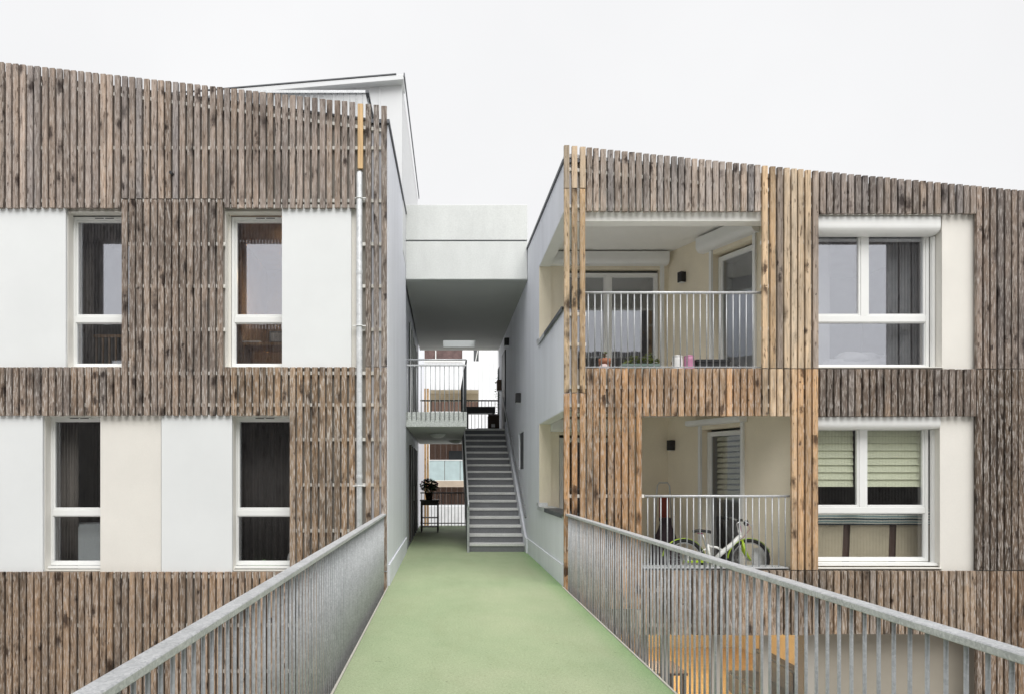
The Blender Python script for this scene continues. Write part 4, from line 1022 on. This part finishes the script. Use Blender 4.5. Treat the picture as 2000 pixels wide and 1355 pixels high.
# ================================================================== buildings beyond the passage
YB2 = 27.0
BG = thing('courtyard_house', (.5, YB2, -2.95), 'white ribbed metal house with brown wood loggias seen through the passage', 'building')
WX = lambda p: X(p, YB2)
WZ = lambda p: Z(p, YB2)
hb = [(WX(839), WX(935), WZ(803), WZ(760)), (WX(829), WX(903), WZ(704), WZ(660)), (WX(925), WX(935), WZ(705), WZ(680)), (WX(839), WX(925), WZ(985), WZ(863))]
wall_cells(WX(740), WX(1040), -2.95, WZ(600), hb, YB2, YB2+.15).build('wall', plain('white_ribbed_metal', (.80,.81,.83), .5, var=.02), BG)
x = WX(740); f = None
while x < WX(1040):
    for z0, z1 in ((WZ(836), WZ(760)), (WZ(760), WZ(705))):
        pass
    if not (WX(829) < x < WX(936)):
        p = (x, YB2-.014, -2.9)
        if f is None: f = B(x-.012, x+.012, YB2-.025, YB2-.001, -2.9, WZ(601)).build('rib', WHITE, BG)
        else: clone(f, BG, (x, YB2-.013, -2.9))
    elif x < WX(935): B(x-.012, x+.012, YB2-.025, YB2-.001, WZ(759), WZ(706)).build('rib', WHITE, BG)
    x += .155
B(WX(835), WX(940), YB2+1.4, YB2+1.5, WZ(803), WZ(755)).build('loggia_wall', CREAM, BG)
MB().box(WX(835), WX(940), YB2+.16, YB2+1.5, WZ(760), WZ(755)).build('loggia_ceiling', CREAM, BG)
for k in range(7): B(WX(840+k*13.6), WX(840+k*13.6+13.4), YB2+.17, YB2+.2, WZ(806), WZ(783)).build('guard_board', BROWN, BG)
wd_ = B(WX(829), WX(903), YB2+.08, YB2+.12, WZ(704), WZ(660)).build('window', plain('brick_reflection_glass', (.14,.09,.085), .2, var=.3, vscale=6), BG)  # brick-brown reflection is put into the pane's own colour
MB().box(WX(829), WX(903), YB2-.03, YB2+.07, WZ(707), WZ(704)).box(WX(850), WX(852), YB2+.02, YB2+.07, WZ(704), WZ(660)).build('frame', PVC, wd_)
wd_ = B(WX(925), WX(935), YB2+.06, YB2+.1, WZ(705), WZ(680)).build('window', DGREY, BG)
MB().prism_y([(WX(928),WZ(705)),(WX(929.5),WZ(705)),(WX(934),WZ(682)),(WX(932.5),WZ(682))], YB2-.02, YB2+.03).build('open_sash', PVC, wd_)
for k in range(8): B(WX(838+k*11.2), WX(838+k*11.2+11.1), YB2+.9, YB2+.93, WZ(990), WZ(858)).build('wood_board', BROWN, BG)
wd_ = B(WX(877), WX(905), YB2+.84, YB2+.88, WZ(899), WZ(878)).build('window', plain('dark_pane', (.05,.055,.06), .1), BG)
for k in range(3):
    a = WX(839+k*30)
    B(a, a+WX(868)-WX(839), YB2-.30, YB2-.28, WZ(937), WZ(899)).build('glass_guard', plain('frosted_guard_%d' % k, (.42,.52,.53), .3), BG)
B(WX(838), WX(926), YB2-.32, YB2-.26, WZ(899), WZ(897.5)).build('guard_rail', PVC, BG)
B(WX(838), WX(926), YB2-.35, YB2+.89, WZ(950), WZ(938)).build('balcony_slab', plain('tan_slab', (.45,.37,.29), .8), BG)
B(WX(838), WX(926), YB2-.33, YB2-.25, WZ(940), WZ(937)).build('guard_rail', PVC, BG)
B(WX(800), WX(960), YB2-1.5, YB2-1.2, -2.95, WZ(985)).build('garden_wall', plain('white_garden_wall', (.7,.71,.72), .8)); tag(bpy.data.objects['garden_wall'], 'low white garden wall in the courtyard beyond the passage', 'wall')
yp = 22.5
PT = thing('timber_screen', (X(833,yp), yp, -2.95), 'orange timber post screen standing beyond the passage on the left', 'screen')
for k in range(2):
    o = B(X(828.5+k*5,yp), X(832.5+k*5,yp), yp, yp+.1, -2.95, Z(700+0*k,yp)-1.0).build('post', WOOD, PT); o.color = (.52,.33,.16,.1)
B(X(815,yp+.5), X(828,yp+.5), yp+.5, yp+.7, -2.95, 6.5).build('pier', GREYW, PT)

# ================================================================== building behind the camera (seen mirrored in the glass)
OB = thing('apartment_building', (0, -2.4, -2.95), 'slatted apartment building opposite, mirrored in the window glass', 'building', 'slatted apartment buildings')
OZ = H+4.75
mb = MB()
mb.box(-16, -1.3, -2.6, -2.4, -2.95, OZ-.15).box(2.1, 9, -2.6, -2.4, -2.95, OZ-.15).box(9, 16, -2.6, -2.4, -2.95, OZ-1.9).box(-1.3, 2.1, -2.6, -2.4, 2.4, OZ-.15)
mb.build('backing_wall', TAUPE, OB)
mb = MB(); x = -16
while x < 16:
    if -1.3 < x < 2.1: z0 = 2.4
    else: z0 = -2.9
    mb.box(x, x+.075, -2.395, -2.35, z0, (OZ if x < 9 else OZ-1.7)+.02*math.sin(x*9)); x += .099
o = mb.build('slat_screen', WOOD, OB); o.color = (.10,.095,.09,.15); o['kind'] = 'stuff'
for a, b_ in ((-14,-10.75), (-9,-6.25), (3,4.1), (7.5,9.0), (13.9,16)):
    q = MB(); x = a
    while x < b_: q.box(x, x+.075, -2.395, -2.35, OZ+.03-(1.7 if x > 9 else 0), H+7.3); x += .099
    q.box(a, b_, -2.5, -2.4, OZ-.14-(1.7 if a > 9 else 0), H+7.3)
    o = q.build('slat_pier', WOOD, OB); o.color = (.085,.08,.078,.15)
q = MB(); x = -16
while x < 16: q.box(x, x+.075, -2.395, -2.35, H+7.25, H+8.4); x += .099
q.box(-16, 16, -2.5, -2.4, H+7.42, H+8.3)
o = q.build('slat_header', WOOD, OB); o.color = (.085,.08,.078,.15); o['kind'] = 'stuff'
for a, b_ in ((-10.4,-6.8), (-4.6,-1.4), (2.2,4.2), (6.8,11.4)):  # extra white panels added to bounce light into the loggias
    B(a, b_, -2.36, -2.34, 3.0, 5.1).build('shutter_panel', WHITE, OB); B(a, b_, -2.349, -2.33, .2, 2.3).build('shutter_panel', WHITE, OB)
